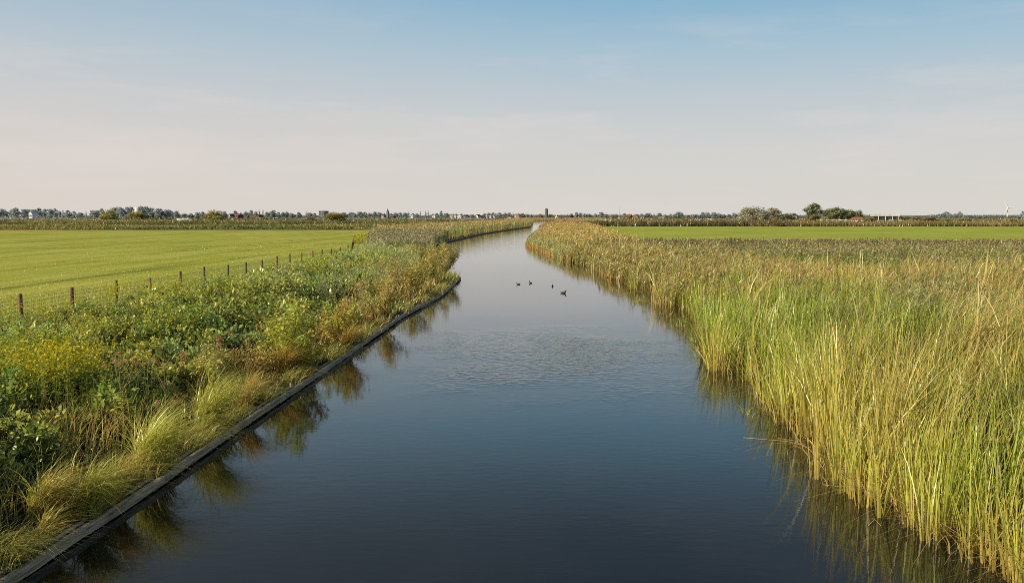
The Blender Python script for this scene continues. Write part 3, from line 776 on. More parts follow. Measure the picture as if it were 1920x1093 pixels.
# reddish dock spikes
def dock(x, y, h, seed, label):
    r = np.random.default_rng(seed); root = empty('dock_plant', (x, y, float(land_z(x, y)))); tag(root, label, 'weed', 'brown dock spikes on the left bank')
    for k in range(r.integers(3, 6)):
        vm = VM(); n = 90; t = r.uniform(.35, 1, n); a = r.uniform(0, 6.28); d = r.uniform(.02, .18)
        B = np.stack([d * math.cos(a) * t + r.normal(0, .018, n), d * math.sin(a) * t + r.normal(0, .018, n), h * t], 1)
        ln = r.uniform(.03, .06, n)
        leaves(vm, B, r.uniform(0, 6.28, n), r.uniform(.2, 1.3, n), ln, ln * .6, np.array([[.24, .12, .06]]) * (1 + r.normal(0, .2, (n, 1))))
        blades(vm, np.zeros((1, 3)), np.array([h]), np.array([.015]), np.array([a]), np.array([d / h]), arr((.2, .13, .06), 1), arr((.2, .1, .05), 1), seg=3, power=1)
        vm.build('spike', LEAF, root)
for i, (px, py, Y, h, lb) in enumerate([(410, 650, 27, 1.1, 'brown dock spikes above the orange grass near the edge'), (430, 632, 29, 1.0, 'thin brown dock spikes behind the orange grass'), (525, 590, 33.5, 1.2, 'single curved brown dock left of the willow sapling'), (345, 668, 25, .9, 'short dock spikes in the dark nettles')]):
    p = at_depth(px, py, Y); dock(p[0], Y, h, 600 + i, lb)

# ------------------------------------------------------------------ RIGHT BANK reeds
def reed_points(n, y0, y1, d0=0.0, d1=60, lim=1.0):
    y = U(y0, y1, n)
    xe = xR(y); xm = np.minimum(.56 * y + 4.5, xe + d1)
    x = xe + d0 + (xm - xe - d0) * U(0, 1, n)
    k = x < xm
    return x[k], y[k], (x - xe)[k]

# cattail and bur-reed belt standing in the shallow water, in clumps
vm = VM()
def bay(y):
    return np.clip(4.2 * (fbm(y / 5.5, y * 0 + 1, 73) - .5), -.4, 1.6) * np.interp(y, [18, 30], [.5, 1])
def clumps(y0, y1, nc, per, d0, rad, keepf=None, d1=60):
    """clump centres and their blades: blade x, y, clump index, offset angle, clump depth behind the edge"""
    cx, cy, d = reed_points(nc, y0, y1, d0, d1)
    if keepf is not None:
        k = keepf(cx, cy, d); cx, cy, d = cx[k], cy[k], d[k]
    n = len(cx); i = np.repeat(np.arange(n), per); a = U(0, 6.28, n * per); r = rad * np.sqrt(U(0, 1, n * per)) * np.repeat(U(.5, 1.5, n), per)
    return cx[i] + r * np.cos(a), cy[i] + r * np.sin(a), i, a, d[i], n
for y0, y1, nc, per, wd, seg, rad in [(9, 18, 560, 15, .024, 6, .16), (18, 30, 1150, 14, .028, 5, .18), (30, 48, 1700, 12, .034, 4, .22), (48, 66, 1000, 11, .044, 3, .25)]:
    x, y, i, a, d, nk = clumps(y0, y1, nc, per, -.2, rad, lambda X, Y, D: (rng.random(len(X)) < np.interp(Y, [40, 66], [1, .3]) * np.interp(D + 5 * (fbm(X / 4, Y / 4, 89) - .5), [5, 10], [1, np.interp(y1, [18, 30, 48], [.9, .55, .3])])) & (D > bay(Y) - .3 * (fbm(X / .7, Y / .7, 71) > .55)))
    n = len(x)
    ch = (U(.75, 1.2, nk) )[i]
    H = U(1.05, 1.75, n) * ch * (.45 + 1.1 * fbm(x / 2.2, y / 3, 79)) * np.interp(d, [0, .8, 4], [1.05, 1.15, 1.1]) * np.where(rng.random(n) < .2, U(.35, .8, n), 1)
    z = np.maximum(land_z(x, y), -.3); P = np.stack([x, y, z], 1); H = H - np.minimum(z, 0)
    pt = fbm(x / 3.5, y / 5, 77); ct = rng.normal(0, .28, nk)[i]
    tt = np.clip((pt - .5) * 3.2 + ct + rng.normal(0, .16, n) + np.interp(y, [12, 30, 50], [.14, .27, .45]), 0, 1)
    cm = mixc3([.20, .25, .032], [.41, .35, .085], tt) * (1 + rng.normal(0, .2, (n, 1)))
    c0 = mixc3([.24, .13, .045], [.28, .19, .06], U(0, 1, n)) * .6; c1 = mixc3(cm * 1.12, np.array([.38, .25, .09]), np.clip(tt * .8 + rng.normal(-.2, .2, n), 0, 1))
    deep = np.interp(d + rng.normal(0, .2, n), [.5, 1.6], [1, .58])[:, None]; c0 = c0 * deep; cm = cm * deep  # blades behind the front row coloured darker, as painted occlusion
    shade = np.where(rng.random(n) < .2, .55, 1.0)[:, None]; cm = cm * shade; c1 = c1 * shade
    out = U(.02, .34, n) + .5 * (rng.random(n) < .07)
    wind = .5 * np.clip(fbm(x / 3, y / 4, 87) - .38, 0, 1) * np.clip(d, 0, 2)
    lf = .2 + 4 * (fbm(x / 3, y / 4, 83) - .5)
    vx = out * np.cos(a) + wind * np.cos(lf); vy = out * np.sin(a) + wind * np.sin(lf)
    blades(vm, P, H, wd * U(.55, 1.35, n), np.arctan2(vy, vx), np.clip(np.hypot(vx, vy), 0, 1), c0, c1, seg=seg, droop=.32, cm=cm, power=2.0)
# bent and broken leaves at the edge
n = 1300; y = 1 / U(1 / 55, 1 / 10, n); x = xR(y) + U(-.25, 1.2, n); z = np.zeros(n) - .03
ca = jitc((.40, .30, .10), n, .2)
blades(vm, np.stack([x, y, z], 1), U(.5, 1.2, n), U(.012, .022, n), rng.normal(PI, 1.1, n), U(.5, 1.5, n), ca * .8, ca, seg=5, droop=.62)
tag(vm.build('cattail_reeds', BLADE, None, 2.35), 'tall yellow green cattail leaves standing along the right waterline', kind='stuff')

# finer common reed, brown topped, behind and further along
vm = VM()
def common_reed(x, y, H, wst, wlf, nl, pl, dirb=.35, plume=True, cs=(.30, .24, .09), cl=(.20, .22, .075), cp=(.25, .165, .085)):
    n = len(x); z = np.maximum(land_z(x, y), -.2); P = np.stack([x, y, z], 1)
    la = rng.normal(dirb, .5, n); lr = np.clip(np.abs(rng.normal(.12, .09, n)), 0, .5)
    c = jitc(cs, n, .15)
    blades(vm, P, H, wst * U(.7, 1.2, n), la, lr, c * .75, c, seg=3, droop=0, tipw=.5)
    t = U(.35, .97, (n, nl))
    px = x[:, None] + H[:, None] * lr[:, None] * t ** 2 * np.cos(la)[:, None]; py = y[:, None] + H[:, None] * lr[:, None] * t ** 2 * np.sin(la)[:, None]
    pz = z[:, None] + H[:, None] * t
    m_ = n * nl; B = np.stack([px.ravel(), py.ravel(), pz.ravel()], 1)
    cc = np.repeat(jitc(cl, n, .3), nl, 0) * (1 + rng.normal(0, .2, (m_, 1))) * (.35 + .75 * t.reshape(-1, 1) ** 1.2)  # lower leaves coloured darker to stand for shade inside the reeds
    blades(vm, B, U(.12, .30, m_), wlf * U(.7, 1.3, m_), rng.normal(dirb, 1.1, m_), U(.7, 2.4, m_), cc, cc * 1.05, seg=2, droop=.25, power=1.3)
    if plume:
        k = rng.random(n) < pl; q = np.nonzero(k)[0]; rp_ = 4
        q = np.repeat(q, rp_); m2 = len(q)
        B = np.stack([x[q] + H[q] * lr[q] * np.cos(la[q]), y[q] + H[q] * lr[q] * np.sin(la[q]), z[q] + H[q] * .97], 1)
        cc = jitc(cp, m2, .2)
        blades(vm, B, U(.14, .30, m2), wst * U(2.2, 4.0, m2), rng.normal(dirb, .5, m2), U(.3, 1.1, m2), cc, cc * 1.2, seg=3, droop=.4, tipw=.3)
# near mixed reed behind the cattails (right edge of view)
for y0, y1, n, ws, wl, nl in [(14, 24, 1500, .009, .022, 8), (24, 36, 3000, .012, .026, 7), (36, 52, 3600, .016, .032, 6)]:
    x, y, d = reed_points(n, y0, y1, 3.0)
    g = fbm(x / 3, y / 4, 91); k = g > .54; x, y = x[k], y[k]
    common_reed(x, y, U(1.35, 2.0, len(x)) * (.65 + .6 * fbm(x / 1.8, y / 2.4, 93)), ws, wl, nl, .10, cl=(.20, .225, .08))
# along the water further up the bank
for y0, y1, n, ws, wl, nl, d1 in [(44, 66, 2800, .022, .045, 5, 6), (66, 105, 2600, .035, .07, 5, 6)]:
    x, y, d = reed_points(n, y0, y1, 0, d1)
    k = d > bay(y); x, y, d = x[k], y[k], d[k]
    common_reed(x, y, U(1.3, 1.95, len(x)) * np.clip(.3 + 1.3 * fbm(x / 2.2, y / 3.5, 95), .4, 1.2) * np.interp(d[:len(x)], [0, 1.2], [.75, 1]), ws, wl, nl, .08, cs=(.36, .27, .09), cl=(.24, .235, .075))
tag(vm.build('common_reeds', BLADE, None, 2.0), 'mixed green and straw common reed behind the cattails on the right bank', kind='stuff')

# golden autumn sedge and grass over the middle of the reed bed, in leaning tufts
vm = VM()
for y0, y1, nc, per, wd, seg, rad in [(16, 40, 1250, 14, .026, 4, .24), (40, 66, 2300, 11, .052, 3, .3), (66, 112, 3600, 10, .095, 3, .42)]:
    x, y, i, a, d, nk = clumps(y0, y1, nc, per, np.interp(y0, [16, 40, 60], [3.5, 2, 0]), rad, lambda X, Y, D: (Y < np.interp(X, [8, 60], [108, 98])) & (D > bay(Y)))
    n = len(x)
    pt = fbm(x / 5, y / 7, 101) + rng.normal(0, .12, nk)[i]; p2 = fbm(x / 2.3, y / 3.2, 105)
    H = np.clip(-.35 + 2.9 * p2, .25, 1.9) * U(.6, 1.2, n) * U(.65, 1.35, nk)[i] * np.interp(d, [0, 1.5], [.8, 1]) * np.interp(y, [30, 45, 70], [1.3, 1.15, 1.0])
    tt = np.clip((pt - .45) * 3.8 + rng.normal(.52, .2, n), 0, 1)
    cm = mixc3([.15, .17, .035], [.46, .345, .115], tt); cm = mixc3(cm, np.array([.20, .125, .05]), np.clip((fbm(x / 3.2, y / 4.0, 107) - .54) * 6 * (rng.random(nk)[i] < .75), 0, .8)) * (1 + rng.normal(0, .12, (n, 1))) * U(.55, 1.3, nk)[i][:, None]
    op = np.clip((y - 68) / 6, 0, 1) * np.clip((97 - y) / 4, 0, 1) * np.clip((x - 13 - 6 * fbm(y / 4, x / 6, 117)) / 5, 0, 1)
    H = H * (1 - .55 * op); pale_ = fbm(x / 6, y / 3, 119)
    cm = mixc3(cm, mixc3([.24, .27, .05], [.46, .35, .12], np.clip((pale_ - .42) * 5, 0, 1)), op * .8)
    lf = .3 + 5 * (fbm(x / 5, y / 6, 111) - .5)
    out = U(.05, .6, n); wv_ = U(.1, .7, nk)[i]
    vx = out * np.cos(a) + wv_ * np.cos(lf); vy = out * np.sin(a) + wv_ * np.sin(lf)
    blades(vm, pts(x, y), H, wd * U(.6, 1.4, n), np.arctan2(vy, vx), np.clip(np.hypot(vx, vy), .05, 1.3), cm * .15, cm * 1.15, seg=seg, droop=.38, cm=cm * .6, power=1.8)  # shade of the gaps painted in: dark low down, bright tips
# pale dead stems standing above the rest
n = 450; x, y, d = reed_points(n, 14, 62, 1.5); n = len(x)
cc = jitc((.50, .42, .26), n, .12); blades(vm, pts(x, y), U(1.1, 1.75, n), np.interp(y, [14, 70], [.010, .026]), U(0, 6.28, n), np.abs(rng.normal(0, .3, n)), cc * .7, cc, seg=3, droop=.2)
tag(vm.build('sedge_grass', BLADE), 'golden and rusty autumn sedge over the middle of the right reed bed', kind='stuff')

# green herb patches in the middle with flat pale flower heads
vm = VM()
for cx, cy, sx, sy, n in [(27, 84, 9, 6, 900), (44, 78, 10, 5, 700), (16, 88, 4, 5, 300), (30, 66, 9, 5, 500), (13, 62, 3, 5, 200), (40, 92, 12, 4, 600)]:
    x = rng.normal(cx, sx * .6, n); y = rng.normal(cy, sy * .6, n); k = x > xR(y) + 1; x, y = x[k], y[k]; n = len(x)
    c1 = jitc((.17, .21, .055), n); H = U(.95, 1.45, n)
    leafy(vm, pts(x, y), H, 18, np.full(n, .22), c1 * .5, c1, spread=.1, wr=.3)
    q = np.nonzero(rng.random(n) < .34)[0]; kk = 9; q = np.repeat(q, kk); m2 = len(q)
    B = np.stack([x[q] + rng.normal(0, .16, m2), y[q] + rng.normal(0, .16, m2), GZ + H[q] * 1.08 + rng.normal(0, .03, m2)], 1)
    ln = U(.10, .20, m2); leaves(vm, B, U(0, 6.28, m2), U(-.2, .3, m2), ln, ln * .9, jitc((.52, .45, .24), m2, .12))
tag(vm.build('umbel_leaves', LEAF), 'green herbs with flat cream flower heads in the middle of the reed bed', kind='stuff')

# dark plumed reed row at the back of the bed
vm = VM()
n = 9000; u = U(0, 1, n); x = 6 + 70 * u ** 1.0; y = np.interp(x, [6, 60], [109, 101]) + rng.normal(0, 1, n) * 2.6 + 1.0
k = x < .57 * y + 6; x, y = x[k], y[k]
H = U(1.2, 1.7, len(x)) * (.85 + .3 * fbm(x / 4, y / 4, 131))
common_reed(x, y, H, .024, .045, 4, .6, dirb=.1, cs=(.25, .21, .10), cl=(.19, .20, .085), cp=(.10, .072, .045))
tag(vm.build('plumed_reeds', BLADE), 'row of reeds with dark purple brown plumes along the back of the reed bed', kind='stuff')

# promontory on the right and the far right bank
vm = VM()
n = 9500; y = U(104, 262, n); xe = xR(y); xr_ = np.interp(y, [104, 112, 150, 200, 262], [14, 12, 14, 17, 20]); x = xe + (xr_ - xe) * U(0, 1, n) ** 1.1
d = x - xe; tt = np.clip((d - .8) / 2.5 + rng.normal(0, .2, n), 0, 1)
H = U(1.5, 2.3, n) * np.interp(d, [0, 1.5, 5], [.62, .95, 1.12])
n1 = tt < .35
common_reed(x[n1], y[n1], H[n1], .035, .07, 5, .1, cs=(.27, .25, .09), cl=(.19, .225, .085))
common_reed(x[~n1], y[~n1], H[~n1], .04, .075, 5, .4, cs=(.36, .29, .10), cl=(.30, .265, .08), cp=(.32, .235, .09))
n = 700; y = U(112, 200, n); x = xR(y) + U(-.1, .5, n); common_reed(x, y, U(.5, .9, n), .05, .07, 3, 0, cs=(.45, .28, .08), cl=(.42, .26, .08))
n = 5200; y = 1 / U(1 / 700, 1 / 255, n); x = xR(y) + U(0, 1, n) * np.interp(y, [255, 560, 700], [9, 16, 30])
common_reed(x, y, U(1.4, 2.1, n), .09, .14, 4, .5, cs=(.30, .22, .09), cl=(.25, .21, .08))
tag(vm.build('promontory_reeds', BLADE), 'orange brown reeds on the right hand promontory where the canal narrows', kind='stuff')

# shaded reed belt on the left bank beyond the point
vm = VM()
n = 8000; y = U(100, 175, n); u = U(0, 1, n) ** 1.2; x = xL(y) - .5 - u * np.interp(y, [84, 110, 175], [3, 7, 12])
H = U(1.3, 2.1, n)
common_reed(x, y, H, .03, .06, 6, .38, cs=(.24, .22, .12), cl=(.18, .205, .10), cp=(.14, .108, .07))
n = 9000; y = U(165, 420, n); u = U(0, 1, n); x = xL(y) - .5 - u * 12
H = U(1.8, 2.7, n)
g = fbm(x / 6, y / 14, 151)
k = g > .5
common_reed(x[k], y[k], H[k], .06, .11, 5, .3, cs=(.34, .27, .09), cl=(.25, .25, .085))
common_reed(x[~k], y[~k], H[~k], .06, .11, 5, .4, cs=(.26, .24, .09), cl=(.17, .22, .07))
n = 3500; y = U(400, 760, n); x = xL(y) - .5 - U(0, 1, n) * 18
common_reed(x, y, U(1.6, 2.4, n), .10, .18, 4, .5, cs=(.30, .22, .09), cl=(.21, .21, .08))
n = 2600; y = U(785, 835, n); x = U(2, 75, n); common_reed(x, y, U(1.5, 2.5, n), .16, .3, 4, .4, cs=(.28, .22, .09), cl=(.21, .21, .08))
tag(vm.build('bend_reeds', BLADE), 'tall reed belt along the left bank beyond the point, dark on the water side', kind='stuff')

# broad reed marsh and hedgy bands further out
def far_tufts(name, label, specs):
    vm = VM()
    for (x0, x1, y0, y1, n, h, cA, cB, dens, seed) in specs:
        y = 1 / U(1 / y1, 1 / y0, n); x = U(x0, x1, n) * (1 if abs(x1 - x0) < 400 else 1)
        g = fbm(x / (y * .05), y / (y0 * .16), seed); k = (g > dens) & ~((x > xL(np.minimum(y, 800)) - .6) & (x < xR(np.minimum(y, 800)) + .2) & (y < 800)) & (np.abs(x) < .57 * y + 30)
        k &= ~((x > -46) & (x < -36) & (y < 425))
        k &= ~((y < 382) & (x > 0) & (x > np.interp(y, [112, 150, 200, 259, 300, 382], [9, 13.5, 16, 18.5, 24, 36]) + 1))
        x, y, g = x[k], y[k], g[k]; m_ = len(x)
        tt = np.clip(fbm(x / (y * .03), y / 30, seed + 3) * 2.2 - .6 + rng.normal(0, .18, m_), 0, 1)
        c = mixc3(cA, cB, tt) * (1 + rng.normal(0, .13, (m_, 1)))
        blades(vm, np.stack([x, y, np.full(m_, GZ - .05)], 1), h * U(.5, 1.15, m_) * (.7 + .6 * g) * (.45 + 1.05 * fbm(x / 16, y / 22, seed + 11)), y * .00055 * U(.6, 1.6, m_), U(0, 6.28, m_), U(.05, .5, m_), c * .45, c * 1.1, seg=3, cm=c, tipw=.25)
    return tag(vm.build(name, BLADE, None, 1.0), label, kind='stuff')
DG, GR_, GOLDc, BR = (.07, .085, .03), (.16, .185, .05), (.42, .32, .10), (.22, .15, .07)
far_tufts('left_reed_band', 'green reed band closing the far edge of the left meadow', [(-200, -122, 288, 312, 2600, 1.3, (.34, .20, .10), GOLDc, .2, 163), (-25.5, -12, 206, 292, 2600, 1.5, GR_, GOLDc, .3, 165)])
far_tufts('left_marsh', 'dark hedge and golden marsh beyond the left meadow', [(-300, -20, 330, 425, 2500, .6, GR_, GOLDc, .5, 173), (-60, 2, 300, 520, 6000, 1.7, GR_, GOLDc, .38, 174), (-480, 12, 480, 950, 15000, 1.7, (.15, .15, .05), GOLDc, .3, 175), (-800, 20, 950, 1500, 6000, 1.8, (.12, .13, .06), BR, .35, 177)])
far_tufts('right_reed_band', 'straw and green reed band closing the far edge of the right meadow', [(92, 260, 383, 396, 9000, 2.0, GR_, (.34, .25, .09), .15, 181), (20, 110, 386, 402, 5000, 2.0, DG, BR, .2, 183), (16, 36, 262, 386, 3000, 1.4, GR_, BR, .3, 184)])
far_tufts('right_marsh', 'brown and golden marsh stretching to the horizon on the right', [(30, 330, 400, 600, 9000, 1.5, (.22, .17, .06), GOLDc, .32, 191), (30, 500, 600, 1000, 12000, 1.8, (.16, .14, .05), GOLDc, .3, 193), (40, 900, 1000, 1600, 5000, 1.8, (.12, .12, .06), BR, .3, 195)])
def hedge_band(name, label, specs):
    vm = VM()
    for (x0, x1, y0, y1, n, h, cA, cB, seed) in specs:
        x = U(x0, x1, n); y = U(y0, y1, n); k = np.abs(x) < .57 * y + 30; k &= ~((x > -46) & (x < -36)); x, y = x[k], y[k]; m_ = len(x)
        hh = h * (.35 + 1.3 * fbm(x / 7, y / 9, seed)) * np.where(fbm(x / 38, y * 0, seed + 5) > .36, 1, .6); t = U(0, 1, m_) ** .7
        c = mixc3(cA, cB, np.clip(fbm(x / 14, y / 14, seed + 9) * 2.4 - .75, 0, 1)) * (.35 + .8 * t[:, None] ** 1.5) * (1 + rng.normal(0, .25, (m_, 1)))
        ln = y * .0016 * U(.6, 1.4, m_)
        leaves(vm, np.stack([x, y, GZ + hh * t], 1), U(0, 6.28, m_), U(-.3, 1.1, m_), ln, ln * .6, c)
    return tag(vm.build(name, LEAF, None, 2.3), label, kind='stuff')
hedge_band('bushy_undergrowth', 'dark green bushy weeds closing the far edge of the left meadow', [(-200, -46, 290, 299, 11000, 1.5, (.13, .155, .045), (.27, .25, .07), 261), (-40, -22, 280, 300, 1600, 1.4, (.14, .15, .04), (.28, .22, .07), 263), (-190, -118, 287, 290, 900, .8, (.30, .19, .10), (.34, .25, .10), 265)])
hedge_band('hedge_undergrowth', 'long dark hedge of reeds and brambles beyond the pale strip on the left', [(-300, -15, 425, 445, 11000, 2.0, (.10, .115, .045), (.22, .20, .075), 271), (-330, -200, 470, 560, 3000, 2.4, (.12, .10, .04), (.3, .22, .08), 273)])
# dark thicket in the right meadow's far edge
vm = VM()
for k in range(46):
    px = random.uniform(1235, 1410) if k < 30 else random.uniform(1110, 1240)
    q = at(px, random.uniform(422.5, 424.5), GZ); n = 160; r = random.uniform(1.2, 2.6); h = random.uniform(1.3, 2.2)
    B = q + np.stack([rng.normal(0, r * .6, n), rng.normal(0, r * .4, n), np.abs(rng.normal(0, h * .5, n))], 1)
    ln = U(.35, .7, n); leaves(vm, B, U(0, 6.28, n), U(-.4, .9, n), ln, ln * .5, jitc((.075, .065, .03), n, .3))
tag(vm.build('thicket_leaves', LEAF), 'dark brown bramble thicket along the back of the right meadow', kind='stuff')

# sprigs in the water near the right bank
def sprig(px, py, n, h, label, seed):
    r = np.random.default_rng(seed); q = at(px, py, 0); vm = VM()
    a = r.uniform(0, 6.28, n); P = np.stack([r.normal(0, .12, n), r.normal(0, .12, n), np.full(n, -.05)], 1)
    c = mixc3([.22, .27, .06], [.34, .3, .1], r.uniform(0, 1, n))
    blades(vm, P, h * r.uniform(.5, 1.1, n), np.full(n, .02), a, r.uniform(.2, 1.2, n), c * .7, c, seg=4, droop=.4)
    o = vm.build('water_plant', BLADE); o.location = q; tag(o, label, 'water plant', 'sprigs standing in the water')
sprig(1398, 777, 9, .42, 'small forked reed sprig standing alone in the dark reflection', 1)
sprig(1276, 612, 26, .6, 'loose tangle of reed stems in the water off the small inlet', 2)
sprig(1300, 640, 18, .6, 'thin leaning stems just below the tangle off the inlet', 3)
sprig(1197, 566, 24, .45, 'low sprigs in the water off the reed bend, behind the tangle', 4)
sprig(1152, 545, 7, .6, 'few thin upright stems furthest up the bank', 5)
sprig(1310, 668, 10, .7, 'bent straw stem tuft at the corner of the cattail belt', 6)
# fallen stems floating
def stem(pts_, r, label):
    m = MB(); P = [at(*p, z) for p, z in pts_]; c = P[0].copy(); m.tube([tuple(p - c) for p in P], r, 5)
    o = m.build('floating_reed', surf('dry_stem', (.42, .32, .14), (.3, .22, .1), 20, .7) if 'dry_stem' not in bpy.data.materials else bpy.data.materials['dry_stem'], None, True); o.location = c
    tag(o, label, 'reed stem', 'fallen reed stems on the water')
stem([((1394, 820), .01), ((1440, 824), .015), ((1476, 827), .02), ((1520, 838), .12)], .006, 'long pale reed stem floating out from the cattails below the small sprig')
stem([((1458, 821), .03), ((1490, 826), .12), ((1520, 843), .3), ((1545, 880), .5)], .006, 'arched pale reed stem bending over the floating one')
stem([((1542, 908), .01), ((1575, 912), .02), ((1612, 912), .06)], .006, 'straw stem lying at the foot of the cattail corner')
stem([((1628, 985), .01), ((1640, 973), .02), ((1652, 985), .01)], .006, 'small kinked stem on the dark reflection near the bottom')

# ------------------------------------------------------------------ ducks
def duck(px, py, rz, mat, headmat, label, s=1.0, neck=1.0):
    q = at(px, py, 0)
    root = empty('duck', (q[0], q[1], 0), rz, s); tag(root, label, 'duck', 'ducks swimming on the canal')
    # body: rings along x, beak end +x
    prof = [(-.27, .10, .008, .008), (-.22, .075, .045, .03), (-.14, .06, .095, .065), (-.03, .055, .125, .085), (.08, .06, .118, .085), (.15, .085, .085, .075), (.19, .125, .055, .055), (.205, .18 * neck, .042, .042), (.215, .225 * neck, .045, .043), (.235, .255 * neck, .050, .043), (.265, .262 * neck, .042, .036), (.29, .25 * neck, .018, .018)]
    m = MB(); n = 12
    for i, (x, z, ry, rzz) in enumerate(prof):
        a_, b_ = prof[max(i - 1, 0)], prof[min(i + 1, len(prof) - 1)]
        tx, tz = b_[0] - a_[0], b_[1] - a_[1]; ll = math.hypot(tx, tz); nx, nz = -tz / ll, tx / ll
        for k in range(n):
            t = 2 * PI * k / n; m.v.append((x + nx * rzz * math.cos(t), ry * math.sin(t), z + nz * rzz * math.cos(t)))
    for i in range(len(prof) - 1):
        for k in range(n): m.f.append((i * n + k, i * n + (k + 1) % n, (i + 1) * n + (k + 1) % n, (i + 1) * n + k))
    m.f.append(tuple(range(n))); m.f.append(tuple((len(prof) - 1) * n + k for k in reversed(range(n))))
    o = m.build('body', mat, root, True); o.data.materials.append(headmat)
    for p_ in o.data.polygons:
        if p_.center.x > .17: p_.material_index = 1
    b = MB(); b.add([(.28, -.02, .25 * neck), (.28, .02, .25 * neck), (.345, .016, .238 * neck), (.345, -.016, .238 * neck), (.285, 0, .262 * neck), (.28, 0, .238 * neck)], [(0, 1, 2, 3), (0, 3, 4), (3, 2, 4), (2, 1, 4)]); b.build('bill', M['bill'], root)
    for sgn in (1, -1):
        wv_ = MB(); wv_.add([(.09, sgn * .115, .09), (-.02, sgn * .132, .125), (-.14, sgn * .10, .115), (-.26, sgn * .02, .118), (-.13, sgn * .108, .06), (0, sgn * .134, .06)], [(0, 1, 5), (1, 2, 4, 5), (2, 3, 4)]); wv_.build('wing', mat, root, True)
    return root
duck(972, 533.5, PI * .95, M['duck_brown'], M['duck_brown'], 'brown duck furthest left of the four, facing left', .52, .9)
duck(995, 531, PI * .72, M['duck_dark'], M['duck_dark'], 'dark duck with raised head right of the leftmost brown one', .56)
duck(1036, 537, PI * .5, M['duck_dark'], M['duck_dark'], 'small dark duck swimming away, between the other dark one and the nearest', .48)
duck(1056, 550, -.15, M['duck_brown'], M['duck_dark'], 'nearest brown duck with dark head facing right', .68)

# ------------------------------------------------------------------ trees and bushes
def crown_mesh(name, seed, shape, pal, nleaf, lsize, clumps=26, dark=.45):
    """unit tree: crown between z=.12 and 1, radius about .5"""
    r = np.random.default_rng(seed); B, Cc = [], []
    for i in range(clumps):
        a = r.uniform(0, 6.28)
        if shape == 'round': zc = r.uniform(.14, .9); rad = .41 * max(.25, 1 - abs((zc - .48) / .5) ** 2.4) * math.sqrt(r.uniform(.1, 1)); cr_ = r.uniform(.09, .16)
        elif shape == 'tall': zc = r.uniform(.12, .93); rad = .38 * max(.22, 1 - abs((zc - .45) / .52) ** 2.4) * math.sqrt(r.uniform(.05, 1)); cr_ = r.uniform(.07, .13)
        elif shape == 'poplar': zc = r.uniform(.12, .95); rad = .28 * math.sqrt(max(.03, 1 - ((zc - .45) / .55) ** 2)) * r.uniform(.1, 1); cr_ = r.uniform(.06, .11)
        else: zc = r.uniform(.04, .86) ** 1.15; rad = .44 * math.sqrt(max(.03, 1 - (zc / .98) ** 2)) * math.sqrt(r.uniform(.05, 1)); cr_ = r.uniform(.10, .17)
        n = nleaf // clumps
        v = r.normal(0, 1, (n, 3)); v /= np.linalg.norm(v, axis=1)[:, None]; v *= (cr_ * r.uniform(.3, 1.1, (n, 1)) ** .5)
        B.append(np.array([rad * math.cos(a), rad * math.sin(a), zc]) + v * np.array([1, 1, 1.5 if shape == 'bush' else .9]))
        q = np.array(pal[i % len(pal)]) * (1 + r.normal(0, .14))
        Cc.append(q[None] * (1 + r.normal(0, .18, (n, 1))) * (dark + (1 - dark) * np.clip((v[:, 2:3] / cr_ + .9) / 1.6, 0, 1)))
    B = np.concatenate(B); Cc = np.concatenate(Cc); n = len(B); B[:, 2] = np.where(B[:, 2] < .02, .02 + np.abs(B[:, 2]) * .5, B[:, 2])
    vm = VM(); ln = 1.7 * lsize * r.uniform(.6, 1.3, n); leaves(vm, B, r.uniform(0, 6.28, n), r.uniform(-1.35, 1.35, n) if shape == 'bush' else r.uniform(-.9, 1.1, n), ln, ln * .7, Cc)
    o = vm.build('crown', FARLEAF, None, 1.4); me = o.data; bpy.data.objects.remove(o); return me


def trunk_mesh(seed, shape):
    r = random.Random(seed); m = MB()
    m.tube([(0, 0, -.02), (.006, 0, .12), (.0, .01, .35), (.01, 0, .6)], [.034, .026, .018, .008], 7)
    for k in range(5):
        a = r.uniform(0, 6.28); z = r.uniform(.15, .42); d = r.uniform(.14, .28)
        m.tube([(0, 0, z), (d * .5 * math.cos(a), d * .5 * math.sin(a), z + .12), (d * math.cos(a), d * math.sin(a), z + r.uniform(.2, .34))], [.014, .009, .004], 5)
    o = m.build('trunk', M['bark']); me = o.data; bpy.data.objects.remove(o); return me


FAR = [(.40, .46, .47), (.46, .50, .46), (.36, .42, .44)]  # aerial haze tinted into these leaf colours
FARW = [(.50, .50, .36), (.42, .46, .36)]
MIDG = [(.34, .38, .23), (.42, .42, .24), (.29, .33, .21)]
OLIVE = [(.46, .43, .17), (.56, .48, .2), (.36, .36, .15)]
SILV = [(.72, .69, .54), (.66, .65, .49), (.74, .69, .56), (.55, .56, .42)]
REDB = [(.34, .24, .13), (.38, .27, .15), (.28, .23, .11)]
CROWN = {}
for nm, shp, pal, nl, ls, cl, dk in [('far_round', 'round', FAR, 1100, .075, 34, .9), ('far_round_b', 'round', FAR, 1100, .075, 28, .9), ('far_tall', 'tall', FAR, 1100, .07, 34, .9), ('far_poplar', 'poplar', FAR, 500, .07, 20, .9), ('far_bush', 'bush', FARW, 900, .075, 30, .55),
        ('mid_round', 'round', MIDG, 4200, .04, 60, .45), ('mid_tall', 'tall', MIDG, 4200, .04, 64, .45), ('silver', 'bush', SILV, 5200, .036, 80, .45), ('silver_tall', 'round', SILV, 4000, .042, 56, .45), ('olive_bush', 'bush', OLIVE, 5200, .036, 70, .35), ('olive_bush_b', 'bush', OLIVE, 5200, .036, 64, .35), ('red_bush', 'bush', REDB, 4000, .04, 60, .4), ('pink_bush', 'bush', [(.46, .27, .18), (.40, .25, .16)], 900, .08, 20, .6)]:
    CROWN[nm] = (crown_mesh(nm, sum(map(ord, nm)), shp, pal, nl, ls, cl, dk), trunk_mesh(sum(map(ord, nm)), shp))
